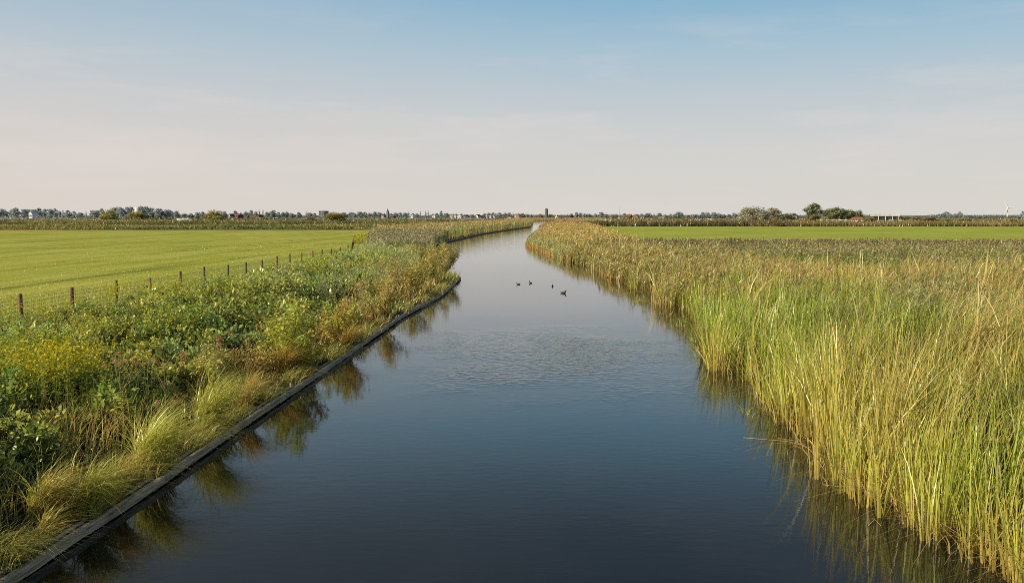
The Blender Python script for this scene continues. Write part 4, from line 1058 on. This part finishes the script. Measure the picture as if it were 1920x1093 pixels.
tcount = 0
def tree(name, px, top, base, wpx, Y, kind, label, group=None, cat='tree', sink=0.0):
    """tree standing at depth Y, as tall and wide as it shows"""
    global tcount; tcount += 1
    p = at_depth(px, top, Y); h = p[2] - GZ + sink; wid = 1.18 * wpx / F * Y; h *= 1.06
    root = empty(name, (p[0], Y, GZ), (tcount * 2.4) % 6.28, (wid, wid, h)); tag(root, label, cat, group)
    cr_, tr = CROWN[kind]
    link('crown', cr_, root); link('trunk', tr, root)
    return root

# willow bushes standing out of the marsh on the left and right
for px, top, wd, Y, kd, lb in [(205, 393.5, 36, 820, 'olive_bush', 'round olive willow bush left of the white sail'), (258, 397, 38, 800, 'olive_bush_b', 'round olive willow bush just below the white sail'), (240, 403, 22, 815, 'far_bush', 'low pale bush between the two willow bushes near the sail'),
        (403, 395, 44, 700, 'olive_bush', 'broad olive willow bush right of the white motor cruiser'), (630, 398.5, 50, 560, 'olive_bush_b', 'largest olive willow bush, alone on the marsh left of the church spire'), (582, 406, 16, 640, 'red_bush', 'small brown bush left of the largest willow bush'),
        (1746, 407.5, 36, 620, 'red_bush', 'reddish brown bush right of the long grey building'), (1775, 410, 26, 610, 'olive_bush', 'low olive bush right of the reddish brown one'), (1808, 409.5, 32, 640, 'olive_bush_b', 'wide pale olive bush below the far wood on the right'), (1900, 410, 24, 520, 'olive_bush', 'dark round bush at the foot of the wind turbine'),
        (1630, 407.5, 20, 700, 'olive_bush_b', 'olive bush between the red hipped roof and the long grey building'), (1455, 408, 14, 640, 'olive_bush', 'small yellow green bush in front of the second silver willow'), (1460, 416.5, 28, 379, 'red_bush', 'dark low bush on the back edge of the right meadow'), (1522, 406, 11, 660, 'pink_bush', 'pinkish round bush at the foot of the tallest tree')]:
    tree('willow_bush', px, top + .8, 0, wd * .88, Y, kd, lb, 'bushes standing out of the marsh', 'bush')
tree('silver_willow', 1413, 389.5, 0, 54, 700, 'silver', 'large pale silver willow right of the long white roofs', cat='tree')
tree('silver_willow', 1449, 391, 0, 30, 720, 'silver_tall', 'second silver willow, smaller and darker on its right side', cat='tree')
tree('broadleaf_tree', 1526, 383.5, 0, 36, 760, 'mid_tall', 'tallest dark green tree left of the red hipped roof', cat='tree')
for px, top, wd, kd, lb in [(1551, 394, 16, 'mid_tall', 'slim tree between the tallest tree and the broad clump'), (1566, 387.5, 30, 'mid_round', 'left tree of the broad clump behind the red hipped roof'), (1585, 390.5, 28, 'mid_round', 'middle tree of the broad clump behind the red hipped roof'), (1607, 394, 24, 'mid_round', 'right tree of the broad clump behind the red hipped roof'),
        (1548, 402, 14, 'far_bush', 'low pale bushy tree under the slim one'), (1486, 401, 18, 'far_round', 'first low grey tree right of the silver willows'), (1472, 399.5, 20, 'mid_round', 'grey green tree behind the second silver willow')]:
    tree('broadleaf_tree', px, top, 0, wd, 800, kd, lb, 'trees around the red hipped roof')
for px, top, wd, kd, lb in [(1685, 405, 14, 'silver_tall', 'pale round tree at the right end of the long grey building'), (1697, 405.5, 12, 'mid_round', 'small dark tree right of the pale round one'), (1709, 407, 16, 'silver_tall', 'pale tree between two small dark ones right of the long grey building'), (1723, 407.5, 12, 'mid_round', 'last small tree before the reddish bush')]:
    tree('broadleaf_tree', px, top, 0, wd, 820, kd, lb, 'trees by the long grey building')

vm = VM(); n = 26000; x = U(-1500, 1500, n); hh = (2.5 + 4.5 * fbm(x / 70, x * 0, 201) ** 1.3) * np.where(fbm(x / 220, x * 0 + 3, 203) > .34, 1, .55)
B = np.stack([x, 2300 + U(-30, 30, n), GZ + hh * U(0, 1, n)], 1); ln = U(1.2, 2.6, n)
leaves(vm, B, U(0, 6.28, n), U(-.5, .9, n), ln, ln * .8, jitc((.21, .245, .26), n, .14))  # bluish grey leaf colour includes painted distance haze
tag(vm.build('distant_wood_foliage', FARLEAF, None, 1.2), 'low hazy band of far woods running along the whole horizon', kind='stuff')
# skyline woods: (x, top y, width) read along the horizon
def wood(spec, Y, label, group, kinds=('far_round', 'far_round_b', 'far_tall')):
    for i, (px, top, wd) in enumerate(spec):
        kd = 'far_poplar' if wd <= 5 else kinds[(i * 7 + int(px)) % len(kinds)]
        tree('distant_tree', px, top, 0, wd * 1.25, Y + (i % 3) * 25, kd, label, group)
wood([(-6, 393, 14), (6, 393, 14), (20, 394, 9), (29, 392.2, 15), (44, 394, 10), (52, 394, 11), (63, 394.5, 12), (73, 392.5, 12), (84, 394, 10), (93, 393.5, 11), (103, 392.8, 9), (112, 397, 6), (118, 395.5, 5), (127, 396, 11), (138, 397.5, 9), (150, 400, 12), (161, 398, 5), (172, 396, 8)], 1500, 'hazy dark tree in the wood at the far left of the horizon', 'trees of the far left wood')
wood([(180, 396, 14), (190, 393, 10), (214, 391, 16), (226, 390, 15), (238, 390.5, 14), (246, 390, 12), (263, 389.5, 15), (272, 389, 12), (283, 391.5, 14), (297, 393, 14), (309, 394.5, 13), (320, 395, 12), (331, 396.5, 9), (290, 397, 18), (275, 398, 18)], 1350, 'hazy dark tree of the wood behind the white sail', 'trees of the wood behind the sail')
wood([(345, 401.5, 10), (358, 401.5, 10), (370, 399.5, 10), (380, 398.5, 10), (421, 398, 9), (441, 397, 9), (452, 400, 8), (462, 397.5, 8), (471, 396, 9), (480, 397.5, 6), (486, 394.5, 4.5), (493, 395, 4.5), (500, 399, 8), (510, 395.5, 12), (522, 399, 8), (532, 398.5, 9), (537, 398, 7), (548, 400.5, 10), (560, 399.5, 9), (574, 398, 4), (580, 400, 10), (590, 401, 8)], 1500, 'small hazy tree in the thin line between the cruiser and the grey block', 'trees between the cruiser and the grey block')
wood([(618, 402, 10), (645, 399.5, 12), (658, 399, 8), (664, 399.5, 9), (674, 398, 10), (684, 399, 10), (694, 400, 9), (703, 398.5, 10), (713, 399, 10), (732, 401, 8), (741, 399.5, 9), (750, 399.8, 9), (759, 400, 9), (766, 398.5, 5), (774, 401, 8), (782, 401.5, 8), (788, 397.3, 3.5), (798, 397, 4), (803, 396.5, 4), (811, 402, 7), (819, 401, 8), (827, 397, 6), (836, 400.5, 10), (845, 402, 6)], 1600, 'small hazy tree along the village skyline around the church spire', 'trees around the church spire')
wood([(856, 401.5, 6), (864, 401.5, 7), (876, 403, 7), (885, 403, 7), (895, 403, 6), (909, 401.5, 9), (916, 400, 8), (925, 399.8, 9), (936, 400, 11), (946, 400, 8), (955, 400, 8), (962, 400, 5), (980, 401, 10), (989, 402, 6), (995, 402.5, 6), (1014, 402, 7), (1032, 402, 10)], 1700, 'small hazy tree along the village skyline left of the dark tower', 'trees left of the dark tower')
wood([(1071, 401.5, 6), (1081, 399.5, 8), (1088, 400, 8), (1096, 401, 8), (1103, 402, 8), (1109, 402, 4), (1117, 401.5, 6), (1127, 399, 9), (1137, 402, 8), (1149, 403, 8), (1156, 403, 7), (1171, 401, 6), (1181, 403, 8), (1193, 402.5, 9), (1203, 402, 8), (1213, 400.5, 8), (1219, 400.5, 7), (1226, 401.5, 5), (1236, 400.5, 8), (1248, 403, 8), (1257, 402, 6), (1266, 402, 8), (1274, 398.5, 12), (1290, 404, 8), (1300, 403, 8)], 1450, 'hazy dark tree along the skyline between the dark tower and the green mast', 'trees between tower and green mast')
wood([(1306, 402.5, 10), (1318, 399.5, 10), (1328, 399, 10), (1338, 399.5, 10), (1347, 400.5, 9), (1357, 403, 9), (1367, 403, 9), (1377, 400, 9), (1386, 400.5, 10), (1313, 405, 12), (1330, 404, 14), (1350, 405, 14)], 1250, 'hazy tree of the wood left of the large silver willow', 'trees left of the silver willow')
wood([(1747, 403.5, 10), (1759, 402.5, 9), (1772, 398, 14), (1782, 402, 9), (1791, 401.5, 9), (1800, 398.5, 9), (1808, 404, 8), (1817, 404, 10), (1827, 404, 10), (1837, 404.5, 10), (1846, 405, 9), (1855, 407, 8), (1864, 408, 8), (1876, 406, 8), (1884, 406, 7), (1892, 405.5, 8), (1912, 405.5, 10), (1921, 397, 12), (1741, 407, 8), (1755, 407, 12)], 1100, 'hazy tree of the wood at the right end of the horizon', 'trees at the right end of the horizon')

# ------------------------------------------------------------------ buildings
def place(px, by, Y, name, label, cat, group=None):
    p = at_depth(px, by, Y); root = empty(name, (p[0], Y, GZ), -.42); tag(root, label, cat, group)
    return root, Y / F
def house(px, wpx, eave, ridge, Y, wall, roof, label, gable=False, group='houses along the horizon', windows=3, name='house', hip=False, depth=9):
    root, k = place(px, eave, Y, name, label, 'house' if name == 'house' else 'building', group)
    zt = lambda py: (at_depth(px, py, Y)[2] - GZ)
    ze, zr = zt(eave), zt(ridge); wd = wpx * k / 2
    m = MB(); 
    if gable:
        m.prism([(-wd, -.3), (wd, -.3), (wd, ze), (0, zr - .15), (-wd, ze)], 0, depth); m.build('wall', wall, root)
        t = .35; r_ = MB(); s = (zr - ze) / wd
        for sg in (1, -1):
            r_.prism([(0, zr), (sg * (wd + .7), ze - .7 * s), (sg * (wd + .7), ze - .7 * s + t), (0, zr + t)], -.5, depth + .5)
        r_.build('roof', roof, root)
    else:
        m.box(-wd, wd, 0, depth, -.3, ze); m.build('wall', wall, root)
        r_ = MB(); ins = wd * .55 if hip else 0
        r_.add([(-wd - .5, -.6, ze - .1), (wd + .5, -.6, ze - .1), (wd + .5, depth + .6, ze - .1), (-wd - .5, depth + .6, ze - .1), (-wd - .5 + ins, depth / 2, zr), (wd + .5 - ins, depth / 2, zr)], [(0, 1, 5, 4), (2, 3, 4, 5), (1, 2, 5), (3, 0, 4), (3, 2, 1, 0)])
        r_.build('roof', roof, root)
        c = MB(); c.box(wd * .3, wd * .3 + .8, depth / 2 - .4, depth / 2 + .4, zr - .8, zr + .8)
        if not hip: c.build('chimney', M['brick'], root)
    for i in range(windows):
        x = -wd + 2 * wd * (i + .5) / windows; hw = min(.6, wd / windows * .5)
        q = MB(); q.box(x - hw, x + hw, -.06, .05, max(.7, ze * .35), max(1.6, ze * .8)); q.build('window', M['glass'], root)
    return root
W_, C_, B_ = M['white'], M['cream'], M['brick']
house(57, 9, 401, 397.3, 1300, W_, M['white'], 'white gabled house among the trees of the far left wood', True)
house(430, 3.5, 404.5, 401.5, 1400, W_, M['greyroof'], 'tiny white shed at the left end of the red roofed farm', True, windows=1)
house(440, 15, 404, 401.2, 1450, B_, M['redroof'], 'red roofed farm right of the broad willow bush', depth=12)
house(475, 26, 404, 402, 1500, B_, M['greyroof'], 'long low dark barn below small trees right of the red roofed farm', windows=5)
house(717, 5, 404.5, 401.5, 1500, C_, M['slate'], 'pale house with two windows left of the church spire', windows=2)
house(735, 4.5, 405.5, 403, 1500, B_, M['orangeroof'], 'small orange roofed house just right of the church spire', windows=2)
house(771, 6.5, 404.8, 404, 1450, W_, M['white'], 'long white flat shed right of the church spire', windows=2)
house(813, 5, 405.5, 404.2, 1450, W_, M['white'], 'small white shed below two thin poplars', True, windows=1)
house(847, 6, 404, 402, 1500, C_, M['redroof'], 'red roofed house at the start of the white village', windows=2)
house(853, 2.6, 405, 402.5, 1480, W_, M['white'], 'narrow white gable next to the red roofed house', True, windows=1)
house(861, 7.5, 405.8, 404, 1450, W_, M['white'], 'broad white house, left of a pair', True)
house(870, 4.5, 405.6, 403.8, 1450, W_, M['slate'], 'white house with dark roof, right of a pair', windows=2)
house(894, 4, 404.8, 402.8, 1450, W_, M['slate'], 'white gabled house standing apart in the village middle', True, windows=1)
house(904, 5.5, 405.4, 403.6, 1460, C_, M['greyroof'], 'cream house right of the lone gabled one', windows=2)
house(912, 2.5, 405.4, 403.8, 1460, W_, M['white'], 'small white gable in front of the village trees', True, windows=1)
house(919, 2.5, 405.4, 404, 1460, W_, M['white'], 'second small white gable in front of the village trees', True, windows=1)
house(926, 2.2, 406, 405, 1460, W_, M['white'], 'third and smallest white gable in front of the village trees', True, windows=1)
house(954, 8, 406.8, 405.8, 1300, W_, M['redroof'], 'low white boathouse with red roof near the canal end', windows=3)
house(968, 9, 403, 401, 1500, C_, M['orangeroof'], 'orange roofed house between dark trees left of the water gap', windows=3)
house(1009, 12, 406, 404, 1500, B_, M['greyroof'], 'low dark barn left of the dark tower', windows=2)
house(1043, 5, 406, 404.2, 1400, W_, M['greyroof'], 'small shed with white gable right of the dark tower', True, windows=1)
house(1057, 24, 407, 403.2, 1350, B_, M['greyroof'], 'long barn with brown grey roof right of the dark tower', windows=5, depth=14)
house(1145, 6, 406.8, 405, 1350, C_, M['redroof'], 'small house with pink roof left of the tall white mast', windows=2)
house(1177, 10, 405.5, 402, 1350, B_, M['redroof'], 'brown roofed house right of the tall white mast', windows=3)
house(1190, 8, 407.5, 405.6, 1250, C_, M['orangeroof'], 'pale pink roofed bungalow right of the brown roofed house', windows=2)
house(1205, 5, 406.5, 404.5, 1300, C_, M['greyroof'], 'grey roofed cottage left of the pale dome', windows=1)
house(1240, 9, 408, 407, 1150, W_, M['white'], 'white flat roofed kiosk left of the green mast', windows=3)
house(1306, 14, 411, 410, 850, W_, M['white'], 'long white shed, first right of the green mast', windows=3)
house(1330, 8, 411.5, 410.4, 850, W_, M['white'], 'low white shed in the middle of the white row', True, windows=1)
house(1373, 10, 411.2, 410.6, 900, W_, M['white'], 'thin white shed nearest the large silver willow', windows=2)
house(1492, 5, 407, 403.5, 900, C_, M['greyroof'], 'tall narrow pale gable house right of the silver willows', True, windows=1)
house(1502, 13, 408.5, 406, 920, C_, M['greyroof'], 'low cream house joined to the narrow gable', windows=4)
house(1606, 27, 411.8, 407, 740, W_, M['orangeroof'], 'white building with red hipped roof in front of the broad tree clump', hip=True, depth=14, windows=5)
for px, wd, lb in [(1475, 9, 'white tent roof between the silver willows and the cream house'), (1540, 9, 'flat white tent under the tallest tree'), (1551, 5, 'small white tent right of the flat one'), (1561, 8, 'white tent in the middle of the row'), (1573, 7, 'white peaked tent in the tent row'), (1583, 8, 'white tent touching the red hipped roof building')]:
    house(px, wd, 412.8, 411.5, 720, W_, M['white'], lb, 'peaked' in lb, 'white tents', 0, 'tent', depth=5)

# flat grey block and the dark tower, church, long grey building
def block(px, x0, x1, top, Y, mat, name, label, cat, depth, floors=0, cols=0):
    root, k = place(px, top, Y, name, label, cat); h = at_depth(px, top, Y)[2] - GZ
    a, b = (x0 - px) * k, (x1 - px) * k
    m = MB(); m.box(a, b, 0, depth, -.3, h); m.build('wall', mat, root)
    r_ = MB(); r_.box(a - .2, b + .2, -.2, depth + .2, h + .003, h + .35); r_.build('roof_edge', M['slate'], root)
    for i in range(floors):
        for j in range(cols):
            q = MB(); x = a + (b - a) * (j + .5) / cols; z = h * (i + .45) / floors; hw = (b - a) / cols * .3
            q.box(x - hw, x + hw, -.05, .05, z, z + h / floors * .4); q.build('window', M['glass'], root)
    return root, k, h, a, b
block(603, 596.5, 609, 396, 1600, M['concrete'], 'apartment_block', 'blocky grey building with flat roof left of the largest willow bush', 'building', 12, 3, 4)
root, k, h, a, b = block(1024, 1021.6, 1026.2, 392.2, 1400, M['towergreen'], 'tower', 'narrow dark green grey tower above the end of the canal', 'tower', 3.0)
m = MB(); m.box(a + (b - a) * .55, b + .05, -.12, .1, 1, h - .5); m.build('shade_panel', M['slate'], root)  # slate slab paints the tower's right half as its shaded side
m = MB(); m.box(a + .6, b - .9, .6, 2.2, h + .353, h + 1.1); m.build('roof_hatch', M['towergreen'], root)
root, k = place(726, 400, 1500, 'church', 'church with thin dark spire rising from the village trees', 'church')
zt = lambda py: at_depth(726, py, 1500)[2] - GZ
m = MB(); m.box(-1.5, 1.5, 0, 3, -.3, zt(397)); m.build('bell_tower', M['concrete'], root)
m = MB(); z0, z1, z2 = zt(397), zt(394), zt(389.8)
m.add([(-1.6, -.1, z0), (1.6, -.1, z0), (1.6, 3.1, z0), (-1.6, 3.1, z0), (-.5, .9, z1), (.5, .9, z1), (.5, 2.1, z1), (-.5, 2.1, z1), (0, 1.5, z2)], [(0, 1, 5, 4), (1, 2, 6, 5), (2, 3, 7, 6), (3, 0, 4, 7), (4, 5, 8), (5, 6, 8), (6, 7, 8), (7, 4, 8), (3, 2, 1, 0)])
m.build('spire', M['slate'], root)
m = MB(); m.prism([(-10, -.3), (-1.6, -.3), (-1.6, 4), (-5.8, 7), (-10, 4)], 0, 3); m.build('nave', M['concrete'], root)

root, k = place(1660, 405, 780, 'pavilion', 'long grey glazed building with thin white flat roof on white columns', 'building')
zt = lambda py: at_depth(1660, py, 780)[2] - GZ
a, b = (1640 - 1660) * k, (1683 - 1660) * k; zr = zt(405)
m = MB(); m.box(a, b, 1.5, 14, -.3, zr - .003); m.build('wall', M['concrete'], root)
m = MB(); m.box((1633 - 1660) * k, (1686 - 1660) * k, -.4, 15, zr, zr + .75); m.build('roof', M['white'], root)
for px in (1648, 1660.5, 1673, 1682.5):
    m = MB(); x = (px - 1660) * k; m.box(x - .2, x + .2, .2, .6, -.3, zr - .003); m.build('column', M['white'], root)
for i in range(12):
    m = MB(); x = a + (b - a) * (i + .5) / 12; m.box(x - .62, x + .62, 1.4, 1.55, .6, zr - .7); m.build('window', M['glass'], root)

# masts
def mast(px, top, base, Y, r, mat, label, cross=False, name='mast'):
    p = at_depth(px, top, Y); root = empty(name, (p[0], Y, GZ)); tag(root, label, 'mast')
    h = p[2] - GZ; m = MB(); m.tube([(0, 0, -.3), (0, 0, h * .5), (0, 0, h)], [r, r * .85, r * .6], 8); m.build('pole', mat, root, True)
    return root, h
root, h = mast(1161, 388, 410, 1000, .42, M['white'], 'tall plain white mast rising above the marsh right of centre')
m = MB(); m.box(-2.4, .6, -1.2, 1.2, -.3, 1.5); m.build('base_cabin', M['white'], root)
m = MB(); m.box(-.9, .9, -.9, .9, 1.503, 2.1); m.build('plinth', M['cream'], root)
root, h = mast(1271.5, 400.5, 414, 640, .16, M['green'], 'green mast with diamond top mark in front of a round dark tree')
m = MB(); m.add([(0, 0, h), (1.1, 0, h - 1.6), (0, 0, h - 3.2), (-1.1, 0, h - 1.6), (0, .7, h - 1.6), (0, -.7, h - 1.6)], [(0, 1, 5), (1, 2, 5), (2, 3, 5), (3, 0, 5), (1, 0, 4), (2, 1, 4), (3, 2, 4), (0, 3, 4)]); m.build('top_mark', M['green'], root)
mast(1584, 387.5, 410, 1200, .3, M['white'], 'white mast tip showing above the broad tree clump')
for px, top, Y, lb in [(1195, 403.5, 1000, 'thin white flagpole right of the pink roofed bungalow'), (1120, 405, 1000, 'thin pale pole among trees left of the tall white mast'), (855, 408.5, 700, 'short pale stake in the marsh below the white village'), (896, 406, 560, 'short pale stake nearest the reed belt'), (921, 412, 540, 'right hand pale stake in the marsh near the canal end'), (115, 395, 1100, 'thin pale pole left of the gap in the far left wood'), (123, 397, 1100, 'second thin pale pole in the far left wood gap'), (46, 0, 0, None)]:
    if lb: mast(px, top, 0, Y, .09 * Y / 700, M['white'], lb)
# two dark gate posts on the sandy track
for px, lb in [(683.5, 'dark gate post left of the sandy track'), (712.5, 'dark gate post right of the sandy track')]:
    q = at(px, 432, GZ); m = MB(); m.tube([(0, 0, -.2), (0, 0, 1.0), (.02, 0, 1.25)], [.12, .11, .09], 8); o = m.build('gate_post', M['post'], None, True); o.location = q; tag(o, lb, 'post')

# wind turbine
Yt = 1150; p = at_depth(1889.3, 389.3, Yt); k = Yt / F
root = empty('wind_turbine', (p[0], Yt, GZ)); tag(root, 'white three bladed wind turbine at the right end of the horizon', 'wind turbine')
h = p[2] - GZ
m = MB(); m.tube([(0, 0, -.3), (0, 0, h * .5), (0, 0, h - .3)], [.85, .7, .5], 12); m.build('tower', M['blade'], root, True)
m = MB(); m.tube([(0, -1.1, h), (0, -.5, h), (0, 1.0, h), (0, 1.9, h)], [.3, .5, .5, .3], 10); m.build('nacelle', M['blade'], root, True)
m = MB(); m.tube([(0, -1.7, h), (0, -1.4, h), (0, -1.1, h)], [.12, .36, .42], 10); m.build('hub', M['blade'], root, True)
for ex, ey in [(1882, 377.5), (1903, 388.4), (1882.8, 401.5)]:
    d = Vector(((ex - 1889.3) * k, 0, -(ey - 389.3) * k)); ln = d.length; d.normalize(); s = d.cross(Vector((0, 1, 0)))
    m = MB(); ring = []
    for t, wv_, th in [(.02, .5, .34), (.15, 1.25, .3), (.35, 1.1, .26), (.7, .85, .18), (1, .4, .08)]:
        c = Vector((0, -1.35, h)) + d * ln * t
        ring.append([c + s * wv_, c + Vector((0, -th, 0)), c - s * wv_ * .7, c + Vector((0, th, 0))])
    for r_ in ring: m.v += [tuple(q) for q in r_]
    for i in range(4):
        for q in range(4): m.f.append((i * 4 + q, i * 4 + (q + 1) % 4, (i + 1) * 4 + (q + 1) % 4, (i + 1) * 4 + q))
    m.f.append((3, 2, 1, 0)); m.f.append((16, 17, 18, 19)); m.build('rotor_blade', M['blade'], root)

# ------------------------------------------------------------------ boats
def boat(px, by, Y, ln, label, kind='cruiser', flip=1, col_=None, lift=1.0):
    p = at_depth(px, by, Y); root = empty('boat', (p[0], Y, GZ + lift), (0 if flip == 1 else PI) - .55 * (kind == 'sail')); tag(root, label, 'boat', 'boats beyond the marsh')
    hm = col_ or M['white']; L2 = ln / 2; B = ln * .16; H = ln * .11
    m = MB(); st = [(-1, .8, 1.0), (-.5, 1, 1.0), (.1, 1, 1.05), (.6, .7, 1.2), (1, .03, 1.45)]
    for t, wv_, hz in st: m.v += [(t * L2, -B * wv_, H * hz), (t * L2 * .93, -B * wv_ * .7, 0), (t * L2 * .93, B * wv_ * .7, 0), (t * L2, B * wv_, H * hz)]
    for i in range(4):
        for q in range(4): m.f.append((i * 4 + q, i * 4 + (q + 1) % 4, (i + 1) * 4 + (q + 1) % 4, (i + 1) * 4 + q))
    m.f.append((3, 2, 1, 0)); m.build('hull', hm, root)
    if kind == 'cruiser':
        c = MB(); c.prism([(-.55 * L2, H + .003), (.3 * L2, H * 1.1), (.12 * L2, H * 1.9), (-.5 * L2, H * 2.0)], -B * .7, B * .7); c.build('cabin', M['white'], root)
        c = MB(); c.prism([(-.45 * L2, H * 1.4), (.1 * L2, H * 1.4), (.06 * L2, H * 1.75), (-.42 * L2, H * 1.8)], -B * .73, B * .73); c.build('cabin_window', M['glass'], root)
        c = MB(); c.tube([(-.2 * L2, 0, H * 2), (-.24 * L2, 0, H * 3.3)], [.07, .04], 6); c.build('aerial', M['white'], root)
    elif kind == 'sail':
        zs = at_depth(px, 387.2, Y)[2] - GZ - lift; k = Y / F
        c = MB(); c.tube([(.1, 0, H), (.1, 0, zs)], [.09, .05], 8); c.build('mast', M['white'], root)
        c = MB(); c.tube([(.05, 0, H + 1.1), (-3.4 * k, .1, H + 1.0)], [.07, .05], 6); c.build('boom', M['white'], root)
        c = MB(); n = 8; c.v = []
        for i in range(n + 1):
            t = i / n; z = H + 1.2 + (zs - H - 1.3) * t; wv_ = 9.5 * k * (1 - t) ** .9
            c.v += [(0, 0, z), (-wv_ * .5, .3 * (1 - t), z), (-wv_, 0, z)]
        for i in range(n):
            for q in range(2): c.f.append((i * 3 + q, i * 3 + q + 1, i * 3 + q + 4, i * 3 + q + 3))
        c.build('mainsail', M['sail'], root, True)
        c = MB(); c.add([(.25, .05, zs * .86), (2.3 * k, .1, H + .6), (.3, .25, H + .9)], [(0, 1, 2)]); c.build('jib', M['sail'], root)
    else:
        c = MB(); c.box(-.3 * L2, .25 * L2, -B * .6, B * .6, H + .003, H * 1.7); c.build('cabin', M['white'], root)
    return root
boat(255, 405, 900, 7.5, 'white sailing boat with raised sail behind the round willow bush', 'sail', 1)
boat(346, 406, 620, 9.8, 'large white motor cruiser between the sail and the broad willow bush', 'cruiser', -1, lift=1.0)
boat(382, 407, 700, 2.6, 'small white boat stern at the left side of the broad willow bush', 'dinghy')
boat(141, 405, 800, 4.0, 'small white cabin boat in the left marsh below the gap in the wood', 'dinghy', 1, lift=1.2)
boat(10, 401.5, 1100, 4.0, 'tiny white boat at the far left edge', 'dinghy', 1, lift=2)
boat(68, 402, 1100, 3.0, 'tiny white boat right of the white gabled house', 'dinghy', 1, lift=2)
boat(101, 402.5, 1100, 3.0, 'tiny white boat under the far left wood', 'dinghy', -1, lift=1.6)
boat(436, 407.5, 700, 4.0, 'white cabin boat in front of the red roofed farm', 'dinghy', 1, lift=1.2)
boat(505, 404.5, 1100, 2.5, 'tiny white boat below the two thin poplars', 'dinghy', 1, lift=1.6)
boat(518, 404.5, 1100, 2.5, 'tiny white boat below the round tree', 'dinghy', -1, lift=1.6)
boat(654, 409.5, 620, 3.0, 'small pink red boat right of the largest willow bush', 'dinghy', 1, M['red'], .9)
boat(664, 410.5, 620, 3.2, 'small white open boat next to the pink red one', 'dinghy', 1, lift=.6)
boat(698, 405.5, 900, 2.2, 'tiny upright white boat left of the cruiser near the spire', 'dinghy', 1, lift=1.4)
boat(708, 409.5, 620, 4.0, 'white motor cruiser in the marsh left of the church spire', 'cruiser', 1, lift=.9)
boat(793, 411.5, 560, 2.6, 'white boat half hidden in the marsh below two thin poplars', 'dinghy', 1, lift=.7)
boat(848, 413, 500, 2.0, 'little white boat in the marsh left of the short stake', 'dinghy', 1, lift=.9)
boat(801, 413, 500, 1.6, 'tiny white boat right of the half hidden one', 'dinghy', -1, lift=.9)
boat(1090, 409, 900, 2.4, 'left of two tiny white boats near the long barn', 'dinghy', 1, lift=1.2)
boat(1093.5, 408.5, 930, 2.4, 'right of two tiny white boats near the long barn', 'dinghy', -1, lift=1.4)
boat(1137, 412, 640, 4.6, 'white motor boat left of the tall white mast', 'cruiser', 1, lift=.9)
boat(1222, 409, 800, 2.4, 'white boat under a dome shaped cover left of the kiosk', 'dinghy', 1, lift=1.2)
boat(1243, 413.5, 600, 3.2, 'white boat in the marsh before the kiosk', 'dinghy', 1, lift=.7)
boat(1644, 413.5, 640, 1.4, 'tiny white boat before the left end of the long grey building', 'dinghy', 1, lift=1.0)
boat(1671, 414, 640, 4.2, 'white cruiser before the middle of the long grey building', 'cruiser', 1, lift=.6)
boat(1690, 414, 640, 3.0, 'white boat before the right end of the long grey building', 'dinghy', -1, lift=.8)
